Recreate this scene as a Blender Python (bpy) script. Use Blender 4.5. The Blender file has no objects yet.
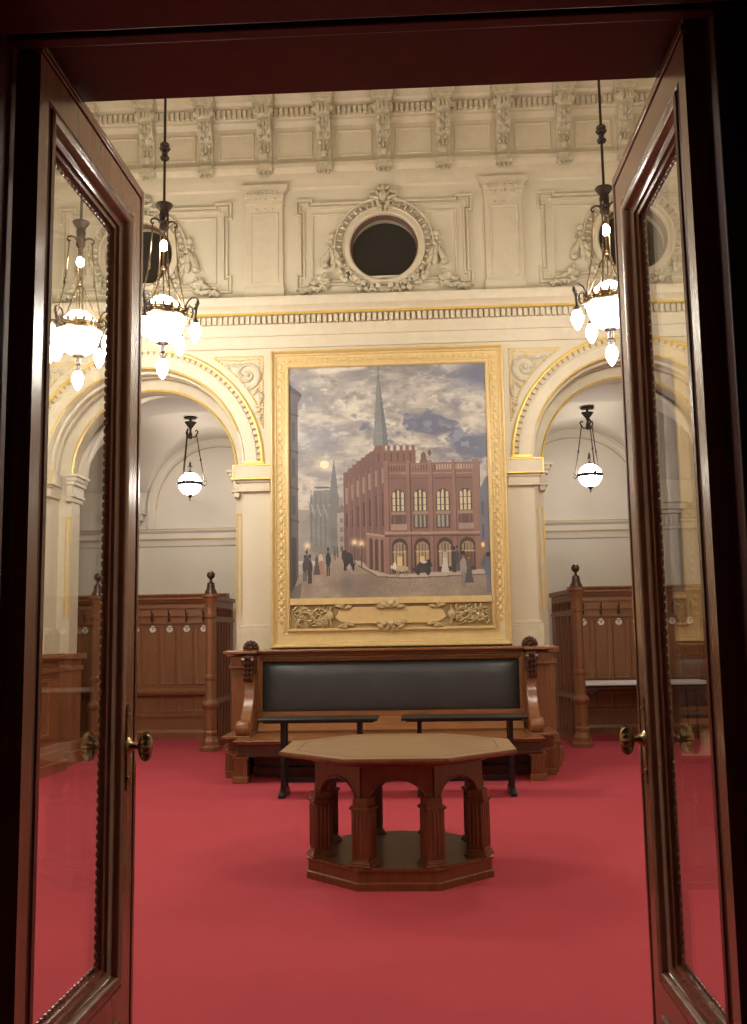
import bpy, bmesh, math, random
import numpy as np
from mathutils import Vector, Matrix
R = math.radians
PI = math.pi
random.seed(7)
scn = bpy.context.scene
COL = scn.collection

# ------------------------------------------------------------------ materials
def lin(c):
    return tuple(((x/255)/12.92 if x/255 <= .04045 else ((x/255+.055)/1.055)**2.4) for x in c)

def material(name, rgb, rough=.5, metal=0., var=.12, scale=6., stretch=(1, 1, 1), bump=0., bscale=None, coat=0., spec=.5, emit=0., rgb2=None):
    m = bpy.data.materials.new(name); m.use_nodes = True
    nt = m.node_tree; n = nt.nodes; b = n['Principled BSDF']
    c = lin(rgb)
    c2 = lin(rgb2) if rgb2 else tuple(x*(1-var*2) for x in c)
    tc = n.new('ShaderNodeTexCoord'); mp = n.new('ShaderNodeMapping'); mp.inputs['Scale'].default_value = stretch
    nt.links.new(tc.outputs['Object'], mp.inputs['Vector'])
    nz = n.new('ShaderNodeTexNoise'); nz.inputs['Scale'].default_value = scale; nz.inputs['Detail'].default_value = 5; nz.inputs['Roughness'].default_value = .6
    nt.links.new(mp.outputs['Vector'], nz.inputs['Vector'])
    rp = n.new('ShaderNodeValToRGB'); rp.color_ramp.elements[0].position = .3; rp.color_ramp.elements[1].position = .7
    rp.color_ramp.elements[0].color = (*c2, 1); rp.color_ramp.elements[1].color = (*c, 1)
    nt.links.new(nz.outputs['Fac'], rp.inputs['Fac']); nt.links.new(rp.outputs['Color'], b.inputs['Base Color'])
    b.inputs['Roughness'].default_value = rough; b.inputs['Metallic'].default_value = metal
    b.inputs['Specular IOR Level'].default_value = spec
    b.inputs['Coat Weight'].default_value = coat; b.inputs['Coat Roughness'].default_value = .15
    if bump:
        nb = n.new('ShaderNodeTexNoise'); nb.inputs['Scale'].default_value = bscale or scale*4; nb.inputs['Detail'].default_value = 3
        nt.links.new(mp.outputs['Vector'], nb.inputs['Vector'])
        bp = n.new('ShaderNodeBump'); bp.inputs['Strength'].default_value = bump; bp.inputs['Distance'].default_value = .01
        nt.links.new(nb.outputs['Fac'], bp.inputs['Height']); nt.links.new(bp.outputs['Normal'], b.inputs['Normal'])
    if emit:
        b.inputs['Emission Color'].default_value = (*c, 1); b.inputs['Emission Strength'].default_value = emit
    return m

WG = (14, 14, 1.2)
M = dict(
    wall=material('cream_wall_paint', (205, 196, 173), .6, var=.03, scale=1.5),
    stucco=material('cream_stucco', (204, 193, 169), .55, var=.05, scale=9),
    ornament=material('aged_stucco_ornament', (204, 194, 168), .5, var=.18, scale=16),
    alcove=material('alcove_plaster', (194, 185, 170), .7, var=.03, scale=2),
    gold=material('gold_paint', (226, 192, 100), .35, metal=.3, var=.1, scale=20),
    palegold=material('pale_gold_leaf', (214, 188, 132), .42, metal=.15, var=.07, scale=14),
    dullgold=material('dull_gold_ground', (176, 152, 106), .5, metal=.15, var=.12, scale=18),
    carvedgold=material('carved_antique_gold', (196, 176, 132), .45, metal=.3, var=.15, scale=25),
    carpet=material('red_carpet', (184, 74, 85), .95, var=.05, scale=1.3, bump=.35, bscale=260, spec=.1),
    wood=material('varnished_brown_wood', (146, 94, 58), .3, var=.22, scale=3.2, stretch=WG, coat=.25),
    woodh=material('varnished_brown_wood_level_grain', (150, 98, 60), .28, var=.22, scale=3.2, stretch=(1.2, 14, 14), coat=.25),
    woodd=material('dark_carved_wood', (84, 48, 29), .35, var=.22, scale=5, stretch=(6, 6, 2), coat=.2),
    alcwood=material('oak_panelling', (150, 100, 64), .4, var=.16, scale=3.2, stretch=WG, coat=.1),
    doorwood=material('mahogany_door', (138, 95, 68), .26, var=.16, scale=2.6, stretch=(16, 16, .9), coat=.35),
    doormould=material('mahogany_moulding', (124, 82, 62), .18, var=.18, scale=3, stretch=(9, 9, 2), coat=.4),
    jamb=material('dark_mahogany_lining', (86, 44, 42), .5, var=.15, scale=2, stretch=(8, 8, 1)),
    tabletop=material('worn_light_tabletop', (154, 122, 86), .32, var=.16, scale=3.5, stretch=(2, 7, 2), coat=.15),
    tableleg=material('red_brown_table_wood', (124, 70, 44), .35, var=.22, scale=3, stretch=WG, coat=.2),
    leather=material('black_leather', (58, 59, 62), .4, var=.08, scale=5, bump=.08, bscale=60, spec=.5),
    black=material('black_lacquer', (15, 15, 17), .35, var=.1, scale=5),
    iron=material('dark_bronze', (66, 54, 46), .42, metal=.6, var=.2, scale=20),
    brass=material('aged_brass', (128, 106, 76), .38, metal=.75, var=.2, scale=25),
    knob=material('brass_knob_metal', (172, 150, 108), .28, metal=.9, var=.25, scale=40),
    white=material('white_laminate', (244, 242, 238), .4, var=.02),
    disc=material('white_enamel', (236, 230, 218), .3, var=.02),
    discdark=material('number_disc_centre', (120, 112, 100), .4, var=.05),
    steel=material('grey_steel', (150, 150, 150), .35, metal=.8),
    nightglass=material('dark_window_backing', (7, 9, 14), .5, var=.3, scale=1.2),
    frosted=material('winframe_brown', (96, 66, 50), .5),
)

def lampglass(name, rgb, strength):
    m = bpy.data.materials.new(name); m.use_nodes = True
    nt = m.node_tree; n = nt.nodes; b = n['Principled BSDF']
    b.inputs['Base Color'].default_value = (.9, .88, .82, 1); b.inputs['Roughness'].default_value = .3
    b.inputs['Emission Color'].default_value = (*lin(rgb), 1); b.inputs['Emission Strength'].default_value = strength
    return m
M['bulb'] = lampglass('lit_frosted_bulb', (255, 249, 238), 92)
M['bowl'] = lampglass('lit_opal_bowl', (255, 249, 238), 35)
M['globe'] = lampglass('lit_opal_globe', (255, 248, 236), 50)

def glass_material():
    m = bpy.data.materials.new('clear_door_glass'); m.use_nodes = True
    nt = m.node_tree; n = nt.nodes; n.remove(n['Principled BSDF'])
    lw = n.new('ShaderNodeLayerWeight'); lw.inputs['Blend'].default_value = .5
    p = n.new('ShaderNodeMath'); p.operation = 'POWER'; p.inputs[1].default_value = 5
    s = n.new('ShaderNodeMath'); s.operation = 'MULTIPLY_ADD'; s.inputs[1].default_value = .85; s.inputs[2].default_value = .03
    nt.links.new(lw.outputs['Facing'], p.inputs[0]); nt.links.new(p.outputs[0], s.inputs[0])
    t = n.new('ShaderNodeBsdfTransparent'); t.inputs['Color'].default_value = (.97, .97, .96, 1)
    g = n.new('ShaderNodeBsdfGlossy'); g.inputs['Roughness'].default_value = .01
    mx = n.new('ShaderNodeMixShader')
    nt.links.new(s.outputs[0], mx.inputs[0]); nt.links.new(t.outputs[0], mx.inputs[1]); nt.links.new(g.outputs[0], mx.inputs[2])
    nt.links.new(mx.outputs[0], n['Material Output'].inputs['Surface'])
    return m
M['glass'] = glass_material()

# ------------------------------------------------------------------ mesh builder
OFF = {}
class MB:
    def __init__(s): s.v = []; s.f = []
    def add(s, vs, fs):
        o = len(s.v); s.v += [tuple(v) for v in vs]; s.f += [tuple(i+o for i in f) for f in fs]; return s
    def box(s, x0, x1, y0, y1, z0, z1):
        return s.add([(x, y, z) for x in (x0, x1) for y in (y0, y1) for z in (z0, z1)],
                     [(0, 1, 3, 2), (4, 6, 7, 5), (0, 4, 5, 1), (2, 3, 7, 6), (0, 2, 6, 4), (1, 5, 7, 3)])
    def obox(s, c, size, mat):
        hx, hy, hz = [q/2 for q in size]; c = Vector(c)
        vs = [c + mat @ Vector((x, y, z)) for x in (-hx, hx) for y in (-hy, hy) for z in (-hz, hz)]
        return s.add(vs, [(0, 1, 3, 2), (4, 6, 7, 5), (0, 4, 5, 1), (2, 3, 7, 6), (0, 2, 6, 4), (1, 5, 7, 3)])
    def prism(s, poly, O, U, V, N, t):
        O, U, V, N = map(Vector, (O, U, V, N)); n = len(poly)
        vs = [O+U*a+V*b for a, b in poly]+[O+U*a+V*b+N*t for a, b in poly]
        return s.add(vs, [tuple(range(n)), tuple(range(2*n-1, n-1, -1))]+[(i, (i+1) % n, n+(i+1) % n, n+i) for i in range(n)])
    def extx(s, prof, x0, x1): return s.prism(prof, (x0, 0, 0), (0, 1, 0), (0, 0, 1), (1, 0, 0), x1-x0)
    def lathe(s, prof, c=(0, 0, 0), seg=16, mat=None, flute=0, fd=0., sx=1., sy=1.):
        c = Vector(c); mat = mat or Matrix.Identity(3); vs = []; fs = []; n = len(prof)
        for i in range(seg):
            a = 2*PI*i/seg; k = 1-(fd*(.5-.5*math.cos(flute*a)) if flute else 0)
            for r, z in prof: vs.append(c+mat @ Vector((r*k*math.cos(a)*sx, r*k*math.sin(a)*sy, z)))
        for i in range(seg):
            j = (i+1) % seg
            for q in range(n-1): fs.append((i*n+q, j*n+q, j*n+q+1, i*n+q+1))
        fs.append(tuple(i*n for i in range(seg))[::-1]); fs.append(tuple(i*n+n-1 for i in range(seg)))
        return s.add(vs, fs)
    def ell(s, c, rad, mat=None, seg=8, rings=5):
        c = Vector(c); mat = mat or Matrix.Identity(3); rx, ry, rz = rad if hasattr(rad, '__len__') else (rad,)*3
        vs = [c+mat @ Vector((0, 0, -rz))]; fs = []
        for k in range(1, rings):
            t = PI*k/rings-PI/2
            for i in range(seg):
                a = 2*PI*i/seg; vs.append(c+mat @ Vector((rx*math.cos(t)*math.cos(a), ry*math.cos(t)*math.sin(a), rz*math.sin(t))))
        vs.append(c+mat @ Vector((0, 0, rz))); L = len(vs)-1
        for i in range(seg):
            j = (i+1) % seg; fs.append((0, 1+j, 1+i))
            for k in range(rings-2): fs.append((1+k*seg+i, 1+k*seg+j, 1+(k+1)*seg+j, 1+(k+1)*seg+i))
            fs.append((L, 1+(rings-2)*seg+i, 1+(rings-2)*seg+j))
        return s.add(vs, fs)
    def tube(s, path, r, seg=6, closed=False):
        P = [Vector(p) for p in path]; n = len(P); vs = []; fs = []
        rr = r if hasattr(r, '__len__') else [r]*n; up = None
        for i in range(n):
            if closed: t = P[(i+1) % n]-P[i-1]
            else: t = P[min(i+1, n-1)]-P[max(i-1, 0)]
            t = t.normalized() if t.length > 1e-9 else Vector((0, 0, 1))
            if up is None: up = Vector((0, 0, 1)) if abs(t.z) < .9 else Vector((1, 0, 0))
            a = t.cross(up)
            if a.length < 1e-6: a = t.orthogonal()
            a.normalize(); b = a.cross(t); up = b
            for k in range(seg): vs.append(P[i]+(a*math.cos(2*PI*k/seg)+b*math.sin(2*PI*k/seg))*rr[i])
        m = n if closed else n-1
        for i in range(m):
            j = (i+1) % n
            for k in range(seg): q = (k+1) % seg; fs.append((i*seg+k, i*seg+q, j*seg+q, j*seg+k))
        if not closed: fs.append(tuple(range(seg))[::-1]); fs.append(tuple((n-1)*seg+k for k in range(seg)))
        return s.add(vs, fs)
    def polysweep(s, pts, prof, O, U, V, N):
        """mitred moulding round a closed polygon (counter-clockwise, U x V); prof: (outward offset, height along N)"""
        O, U, V, N = map(Vector, (O, U, V, N)); n = len(pts); vs = []; fs = []; m = len(prof)
        for i in range(n):
            p = Vector(pts[i]); a = (p-Vector(pts[i-1])).normalized(); b = (Vector(pts[(i+1) % n])-p).normalized()
            na = Vector((a.y, -a.x)); nb = Vector((b.y, -b.x)); mt = na+nb; mt = mt/max(.2, mt.dot(na))
            for o, h in prof:
                q = p+mt*o; vs.append(O+U*q.x+V*q.y+N*h)
        for i in range(n):
            j = (i+1) % n
            for k in range(m-1): fs.append((i*m+k, j*m+k, j*m+k+1, i*m+k+1))
        return s.add(vs, fs)
    def rectsweep(s, u0, u1, v0, v1, prof, O, U, V, N):
        return s.polysweep([(u0, v0), (u1, v0), (u1, v1), (u0, v1)], prof, O, U, V, N)
    def arcsweep(s, C, prof, a0, a1, n, closed=False):
        """profile of (radius, protrusion towards -Y) swept round C in the XZ plane"""
        C = Vector(C); vs = []; fs = []; m = len(prof)
        for i in range(n+1):
            a = a0+(a1-a0)*i/n
            for r, h in prof: vs.append(C+Vector((r*math.cos(a), -h, r*math.sin(a))))
        for i in range(n):
            for k in range(m-1): fs.append((i*m+k, (i+1)*m+k, (i+1)*m+k+1, i*m+k+1))
        return s.add(vs, fs)
    def build(s, name, mat, parent=None, sharp=35, bevel=0., kind=None, label=None):
        off = OFF.get(parent.name, Vector((0, 0, 0))) if parent else Vector((0, 0, 0))
        me = bpy.data.meshes.new(name)
        me.from_pydata([(x-off.x, y-off.y, z-off.z) for x, y, z in s.v], [], s.f); me.validate()
        bm = bmesh.new(); bm.from_mesh(me); bmesh.ops.recalc_face_normals(bm, faces=bm.faces); bm.to_mesh(me); bm.free()
        me.polygons.foreach_set('use_smooth', [True]*len(me.polygons)); me.set_sharp_from_angle(angle=R(sharp))
        me.materials.append(M[mat] if isinstance(mat, str) else mat)
        o = bpy.data.objects.new(name, me); COL.objects.link(o)
        if bevel:
            b = o.modifiers.new('edge', 'BEVEL'); b.width = bevel; b.segments = 2; b.limit_method = 'ANGLE'; b.angle_limit = R(40)
        if parent: o.parent = parent; OFF[o.name] = off
        if kind: o['kind'] = kind
        if label: o['label'] = label
        return o

def tag(o, label, cat, group=None):
    o['label'] = label; o['category'] = cat
    if group: o['group'] = group
    return o
def root(name, loc, label=None, cat=None, group=None, kind=None):
    o = bpy.data.objects.new(name, None); COL.objects.link(o); o.location = loc; OFF[o.name] = Vector(loc)
    if label: tag(o, label, cat, group)
    if kind: o['kind'] = kind
    return o
def copy_tree(o, parent=None):
    c = o.copy(); COL.objects.link(c)
    if parent: c.parent = parent
    for ch in o.children: copy_tree(ch, c)
    return c
def rz(a): return Matrix.Rotation(a, 3, 'Z')
def ry(a): return Matrix.Rotation(a, 3, 'Y')
def rx(a): return Matrix.Rotation(a, 3, 'X')

W = 11.75           # front face of the back wall
X_, Y_, Z_ = (1, 0, 0), (0, 1, 0), (0, 0, 1)
FN = (0, -1, 0)     # out of the back wall, into the hall
AC, AZ, AR = 2.98, 3.62, 1.22     # front arches: centre, springing height, radius

# ------------------------------------------------------------------ setting: floor, walls, ceilings
MB().box(-6.6, 6.6, -1.5, 15.6, -.1, 0).build('floor', 'carpet', kind='structure')
MB().box(-5.2, 5.2, 2.5, 12.2, 9.6, 9.75).build('ceiling', 'wall', kind='structure')

wb = MB()
YB = 12.2
wb.box(-AC+AR, AC-AR, W, YB, 0, 5.3)                    # centre pier
for s in (-1, 1):
    a, b = sorted((s*(AC+AR), s*6.6)); wb.box(a, b, W, YB, 0, 5.3)
    pts = [(s*AC+AR*math.cos(PI*i/32), AZ+AR*math.sin(PI*i/32)) for i in range(33)]
    for i in range(32):
        (xa, za), (xb, zb) = pts[i], pts[i+1]
        wb.prism([(xa, za), (xa, 5.3), (xb, 5.3), (xb, zb)], (0, W, 0), X_, Z_, Y_, YB-W)
# attic with round window openings
OZ, OR = 6.315, .43
wb.box(-6.6, 6.6, W, YB, 5.3, OZ-.75)
wb.box(-6.6, 6.6, W, YB, OZ+.75, 9.6)
for c in (-3.08, .01, 3.08):
    N = 40
    for i in range(N):
        a, b = 2*PI*i/N, 2*PI*(i+1)/N
        def sq(t):
            k = .75/max(abs(math.cos(t)), abs(math.sin(t))); return (c+k*math.cos(t), OZ+k*math.sin(t))
        pa = (c+OR*math.cos(a), OZ+OR*math.sin(a)); pb = (c+OR*math.cos(b), OZ+OR*math.sin(b))
        wb.prism([pa, sq(a), sq(b), pb], (0, W, 0), X_, Z_, Y_, YB-W)
for a, b in ((-6.6, -3.83), (-2.33, -.74), (.76, 2.33), (3.83, 6.6)): wb.box(a, b, W, YB, OZ-.75, OZ+.75)
wall_back = wb.build('wall_back', 'wall', kind='structure')

# archivolts, inner arch orders, imposts
R2 = 1.055
for s in (-1, 1):
    c = (s*AC, W, AZ)
    av = MB().arcsweep(c, [(AR, 0), (AR, .03), (AR+.02, .035), (AR+.025, .02), (AR+.15, .02), (AR+.155, .03), (AR+.175, .03), (AR+.18, .015), (AR+.235, .015), (AR+.275, .0)], 0, PI, 48)
    av.build('archivolt', 'stucco', wall_back)
    bd = MB()
    for i in range(58):
        a = PI*(i+.5)/58
        for rr, q in ((AR+.195, .014), (AR+.208, .012)):
            bd.ell((c[0]+rr*math.cos(a), W-.028, c[2]+rr*math.sin(a)), (.028, .016, q), ry(-a), 6, 4)
    bd.build('carved_leaf_band', 'woodd' if 0 else 'dullgold', wall_back, label='dark carved leaf band of the arch')
    gl = MB()
    gl.arcsweep(c, [(AR+.222, .01), (AR+.226, .034), (AR+.244, .038), (AR+.26, .03), (AR+.262, .0)], 0, PI, 48)
    gl.tube([(c[0]+(AR+.005)*math.cos(PI*i/48), W-.036, c[2]+(AR+.005)*math.sin(PI*i/48)) for i in range(5, 44)], .013, 6)
    for e in (-1, 1): gl.box(c[0]+e*(AR+.14)-.125, c[0]+e*(AR+.14)+.125, W-.032, W, AZ-.012, AZ+.022)
    gl.build('gold_arch_moulding', 'gold', wall_back, label='gilded arch moulding')
    io = MB()
    pts = [(s*AC+R2*math.cos(PI*i/32), AZ+R2*math.sin(PI*i/32)) for i in range(33)]
    for i in range(32):
        (xa, za), (xb, zb) = pts[i], pts[i+1]
        a0, a1 = PI*i/32, PI*(i+1)/32; ro = AR+.08
        io.prism([(xa, za), (s*AC+ro*math.cos(a0), AZ+ro*math.sin(a0)), (s*AC+ro*math.cos(a1), AZ+ro*math.sin(a1)), (xb, zb)], (0, YB, 0), X_, Z_, Y_, .3)
    for e in (-1, 1):
        a, b = sorted((s*AC+e*R2, s*AC+e*(AR+.3))); io.box(a, b, YB, YB+.3, 0, AZ)
    # soffit ribs of the front order, concentric recesses
    for yy in (W+.13, W+.3):
        io.arcsweep((s*AC, yy, AZ), [(AR, 0), (AR-.03, 0), (AR-.035, -.02), (AR-.035, -.06), (AR-.03, -.08), (AR, -.08)], 0, PI, 40)
    io.build('inner_arch', 'stucco', wall_back)
    g2 = MB()
    g2.tube([(s*AC+(R2+.004)*math.cos(PI*i/48), YB-.006, AZ+(R2+.004)*math.sin(PI*i/48)) for i in range(49)], .016, 6)
    g2.build('gold_inner_moulding', 'gold', wall_back, label='thin gilded line round the inner arch')
    for e in (-1, 1):                                  # imposts either side
        xi = s*AC+e*AR                                 # pier edge
        d = e
        a, b = sorted((xi-d*.115, xi+d*.385))
        im = MB()
        im.box(a, b, W-.08, W+.05, AZ-.21, AZ-.03)
        im.box(a+.03, b-.03, W-.055, W+.05, AZ-.245, AZ-.21)
        im.box(a+.07, b-.05, W-.035, W+.05, AZ-.33, AZ-.23)
        im.box(a+.04, b-.04, W-.05, W+.05, AZ-.355, AZ-.33)
        # returns along the reveal
        p0, p1 = sorted((xi-d*.05, xi+d*.04)); im.box(p0, p1, W-.02, YB-.02, AZ-.19, AZ-.03); im.box(p0+.02*(d > 0), p1-.02*(d < 0), W, YB-.02, AZ-.34, AZ-.19)
        xj = s*AC+e*R2
        for k, (z0, z1, o) in enumerate(((-.05, -.015, .11), (-.1, -.05, .08), (-.15, -.1, .06), (-.26, -.15, .03), (-.3, -.26, .05), (-.36, -.3, .02))):
            p0, p1 = sorted((xj-d*o, xj+d*.05)); im.box(p0, p1, YB-.06-o*.4, YB+.36, AZ+z0, AZ+z1)
        im.build('impost', 'stucco', wall_back, bevel=.006)
        gi = MB().rectsweep(a+.02, b-.02, AZ-.195, AZ-.045, [(0, .0), (.001, .012), (.016, .012), (.017, 0)], (0, W-.08, 0), X_, Z_, FN)
        gi.build('impost_gold_frame', 'gold', wall_back, label='gilded rectangular line on the impost')
        # gold strips on the pier edge, white pier base
        st = MB(); yq = YB
        for q0, q1 in ((.004, .018), (.058, .07)): st.box(*sorted((xj+d*q0, xj+d*q1)), yq-.012, yq, 1.8, AZ-.56)
        st.box(*sorted((xj, xj+d*.07)), yq-.012, yq, AZ-.575, AZ-.56)
        st.build('pier_gold_strip', 'gold', wall_back, label='vertical gilded lines on the inner jamb')
        ps = MB(); a, b = sorted((xi-d*.05, xi+d*.44)); ps.box(a, b, W-.06, YB, 1.34, 1.62); ps.box(a+.02, b-.02, W-.035, YB, 1.62, 1.66)
        ps.build('pier_base', 'stucco', wall_back, bevel=.008)
        # spandrel ornament
        sx, k = (s*1.505, s) if e == -s else (s*(2*AC-1.505), -s)
        top, bot, wid = 4.965, 4.04, .62
        ground = MB(); poly = [(sx, top), (sx+k*wid, top)]
        Cx, Cz, rr = s*AC, AZ, AR+.275+.085
        for i in range(9):
            t = i/8; xx = sx+k*wid*(1-t); dz = rr*rr-(xx-Cx)**2
            zz = Cz+math.sqrt(max(dz, 0)); zz = min(zz, top-.02) if i < 8 else max(bot, Cz+.4)
            poly.append((xx, zz))
        if k < 0: poly = poly[::-1]
        ground.prism(poly, (0, W, 0), X_, Z_, FN, .008); ground.build('spandrel_ground', 'stucco', wall_back)
        bd = MB()
        for i in range(len(poly)):
            p, q = poly[i], poly[(i+1) % len(poly)]; L = math.dist(p, q); n = max(1, int(L/.036))
            cx = sum(a for a, b in poly)/len(poly); cz = sum(b for a, b in poly)/len(poly)
            for j in range(n):
                t = (j+.5)/n; x = p[0]+(q[0]-p[0])*t; z = p[1]+(q[1]-p[1])*t
                for ins in (.012, .06):
                    dd = Vector((cx-x, cz-z)).normalized()*ins
                    bd.ell((x+dd.x, W-.012, z+dd.y), (.013, .01, .011), None, 6, 4)
        bd.build('gold_bead_border', 'gold', wall_back, label='gilded dotted border of the spandrel')
        sc = MB(); q = (sx+k*.2, top-.24)
        sp = [(q[0]+k*(.02+.015*t)*math.cos(t*1.0+.6), W-.02, q[1]+(.02+.015*t)*math.sin(t*1.0+.6)) for t in np.linspace(0, 10.4, 44)]
        sc.tube(sp, list(np.linspace(.016, .024, 44)), 6)
        ce = sp[-1]
        for (dx, dz, L, an) in ((.36, .12, .1, .4), (.43, .1, .09, 1.2), (.03, -.33, .11, -1.2), (.06, -.45, .09, -.6), (.04, -.53, .08, -1.4), (.3, .12, .1, -.2), (.28, .0, .07, .8), (.1, -.22, .12, -.9), (.02, -.26, .09, -2)):
            sc.ell((sx+k*dx, W-.016, top-.24+dz), (L/2, .018, .022), ry(-k*an), 8, 5)
        sc.ell((q[0], W-.02, q[1]), (.035, .03, .035))
        sc.build('spandrel_scroll', 'ornament', wall_back)

# entablature with dentils
t1 = MB()
prof = [(W, 5.05), (W-.035, 5.05), (W-.035, 5.1), (W-.045, 5.12), (W-.045, 5.19), (W-.06, 5.2), (W-.06, 5.23), (W-.075, 5.26), (W-.075, 5.43), (W-.15, 5.44), (W-.16, 5.48), (W-.17, 5.49),
        (W-.2, 5.53), (W-.215, 5.535), (W-.235, 5.6), (W-.235, 5.64), (W, 5.67)]
t1.extx(prof, -5.0, 5.0)
tr1 = t1.build('trim_1', 'stucco', kind='structure')
dn = MB(); x = -4.9
while x < 4.9: dn.box(x, x+.045, W-.135, W-.07, 5.335, 5.425); x += .068
dn.build('dentil_course', 'stucco', tr1)
MB().box(-5, 5, W-.165, W-.14, 5.435, 5.462).build('gold_line', 'gold', tr1, label='thin gilded line above the dentils')

# attic: pilasters, fields
def scaled(z, y): return 1.5+(z-1.5)*y/W
for i, c in enumerate((-4.45, -1.482, 1.5, 4.45)):
    p = MB(); p.box(c-.232, c+.232, W-.05, W, 5.6, 6.96); pil = p.build('attic_pilaster', 'stucco', wall_back, bevel=.006)
    q = MB(); q.rectsweep(c-.13, c+.13, 5.92, 6.74, [(0, .0), (.004, -.018), (.02, -.018), (.026, .01), (.045, .014), (.05, .0)], (0, W-.05, 0), X_, Z_, FN)
    q.box(c-.25, c+.25, W-.08, W, 5.6, 5.815); q.box(c-.24, c+.24, W-.065, W, 5.815, 5.84)
    q.box(c-.24, c+.24, W-.07, W, 6.9, 6.925); q.box(c-.235, c+.235, W-.07, W, 6.925, 6.99)
    q.prism([(-.25, 0), (.25, 0), (.255, .05), (.29, .1), (.3, .115), (.3, .17), (-.3, .17), (-.3, .115), (-.29, .1), (-.255, .05)], (c, W-.11, 6.97), X_, Z_, Y_, .11)
    for k in range(5): q.tube([(c-.18+.09*k+.027*math.cos(t), W-.122, 7.02+.027*math.sin(t)) for t in np.linspace(0, 2*PI, 12, endpoint=False)], .011, 5, True); q.ell((c-.18+.09*k, W-.115, 7.02), (.013, .014, .016))
    for k in (-1, 0, 1): q.ell((c+.12*k, W-.085, 6.955), (.03, .035, .016)); q.ell((c+.1*k, W-.055, 6.84), (.016 if k else .024, .014, .012))
    q.build('pilaster_moulding', 'stucco', pil, bevel=.003)
def eared(x0, x1, z0, z1, e):
    return [(x0, z0), (x0+e, z0), (x0+e, z0+e*.28), (x1-e, z0+e*.28), (x1-e, z0), (x1, z0), (x1, z0+e), (x1-e*.28, z0+e), (x1-e*.28, z1-e), (x1, z1-e), (x1, z1), (x1-e, z1), (x1-e, z1-e*.28), (x0+e, z1-e*.28), (x0+e, z1), (x0, z1), (x0, z1-e), (x0+e*.28, z1-e), (x0+e*.28, z0+e), (x0, z0+e)]
for c in (-3.0, .01, 3.02):
    q = MB(); q.polysweep(eared(c-1.08, c+1.08, 5.8, 6.93, .17), [(-.045, 0), (-.042, .03), (-.026, .034), (-.02, .008), (-.004, .008), (.0, .042), (.02, .048), (.03, .0)], (0, W, 0), X_, Z_, FN)
    q.rectsweep(c-.9, c+.9, 5.92, 6.76, [(-.02, 0), (-.016, .02), (.004, .024), (.012, .0)], (0, W, 0), X_, Z_, FN)
    q.build('wall_field_moulding', 'stucco', wall_back)

# upper cornice with consoles
t2 = MB()
t2.extx([(W, 7.1), (W-.03, 7.12), (W-.045, 7.2), (W-.05, 7.22), (W-.05, 7.3), (W-.1, 7.34), (W-.12, 7.35), (W-.12, 7.4), (W-.04, 7.42), (W-.04, 7.92), (W-.07, 7.94), (W-.1, 7.97), (W-.1, 8.0), (W-.12, 8.01), (W-.12, 8.13),
         (W-.2, 8.15), (W-.22, 8.18), (W-.32, 8.2), (W-.42, 8.22), (W-.5, 8.24), (W-.52, 8.36), (W-.62, 8.44), (W-.64, 8.5), (W, 8.6)], -5, 5)
tr2 = t2.build('trim_2', 'stucco', kind='structure')
dn = MB(); x = -4.9
while x < 4.9: dn.box(x, x+.042, W-.17, W-.1, 8.02, 8.115); x += .066
dn.build('dentil_course', 'stucco', tr2)
SP = .746
for k in range(-6, 6):
    c = SP*(k+.5)+.03
    if abs(c) > 4.7: continue
    q = MB().rectsweep(c-.21, c+.21, 7.52, 7.84, [(-.015, -.012), (-.01, .01), (.005, .016), (.016, .01), (.02, 0)], (0, W-.04, 0), X_, Z_, FN)
    q.build('frieze_panel', 'stucco', tr2)
cm = MB()   # one console at x = 0
S_ = [(0, 7.43), (-.04, 7.43), (-.06, 7.47), (-.075, 7.55), (-.08, 7.65), (-.1, 7.72), (-.15, 7.77), (-.19, 7.79), (-.22, 7.84), (-.225, 7.9), (-.24, 7.96), (-.29, 7.99), (-.315, 8.04), (-.31, 8.1), (0, 8.1)]
cm.extx([(W-.03+a, b) for a, b in S_], -.085, .085)
cm.extx([(W-.03+a*1.04, b) for a, b in S_ if b > 7.93], -.105, .105) if 0 else None
cm.box(-.125, .125, W-.36, W-.03, 8.1, 8.13); cm.box(-.14, .14, W-.4, W-.03, 8.13, 8.19); cm.box(-.115, .115, W-.34, W-.03, 8.07, 8.1)
for e in (-1, 1):
    cm.lathe([(.0, -.02), (.05, -.02), (.05, .02), (.0, .02)], (e*.1, W-.27, 8.03), 12, ry(PI/2))
    cm.ell((e*.112, W-.27, 8.03), .025)
    for z, y, r_ in ((7.9, -.235, .03), (7.82, -.225, .035), (7.73, -.16, .03), (7.66, -.115, .028), (7.58, -.1, .03)): cm.ell((e*.045, W-.03+y, z), (.022, .03, r_), ry(e*.35), 7, 5)
    cm.ell((e*.05, W-.34, 7.99), (.025, .03, .06), ry(-e*.2), 7, 5)
for z, y in ((7.86, -.245), (7.77, -.2), (7.6, -.1)): cm.ell((0, W-.03+y, z), (.02, .03, .045), None, 7, 5)
cm.ell((0, W-.345, 8.02), (.022, .03, .07)); cm.ell((0, W-.14, 7.5), (.05, .03, .05))
con0 = cm.build('console', 'ornament', tr2)
bm_ = MB(); bm_.box(-.085, .085, W-.15, W-.02, 7.34, 7.4); bm_.box(-.1, .1, W-.16, W-.02, 7.3, 7.34)
for k in (-1, 0, 1): bm_.lathe([(.006, .05), (.02, 0), (.022, -.02), (0, -.024)], (k*.055, W-.12, 7.27), 8)
bm_.build('console_drop', 'ornament', con0)
first = True
for k in range(-6, 7):
    x = SP*k+.03
    if abs(x) > 4.7: continue
    if first: con0.location.x = x; first = False
    else:
        c = copy_tree(con0, tr2); c.location.x = x

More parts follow.
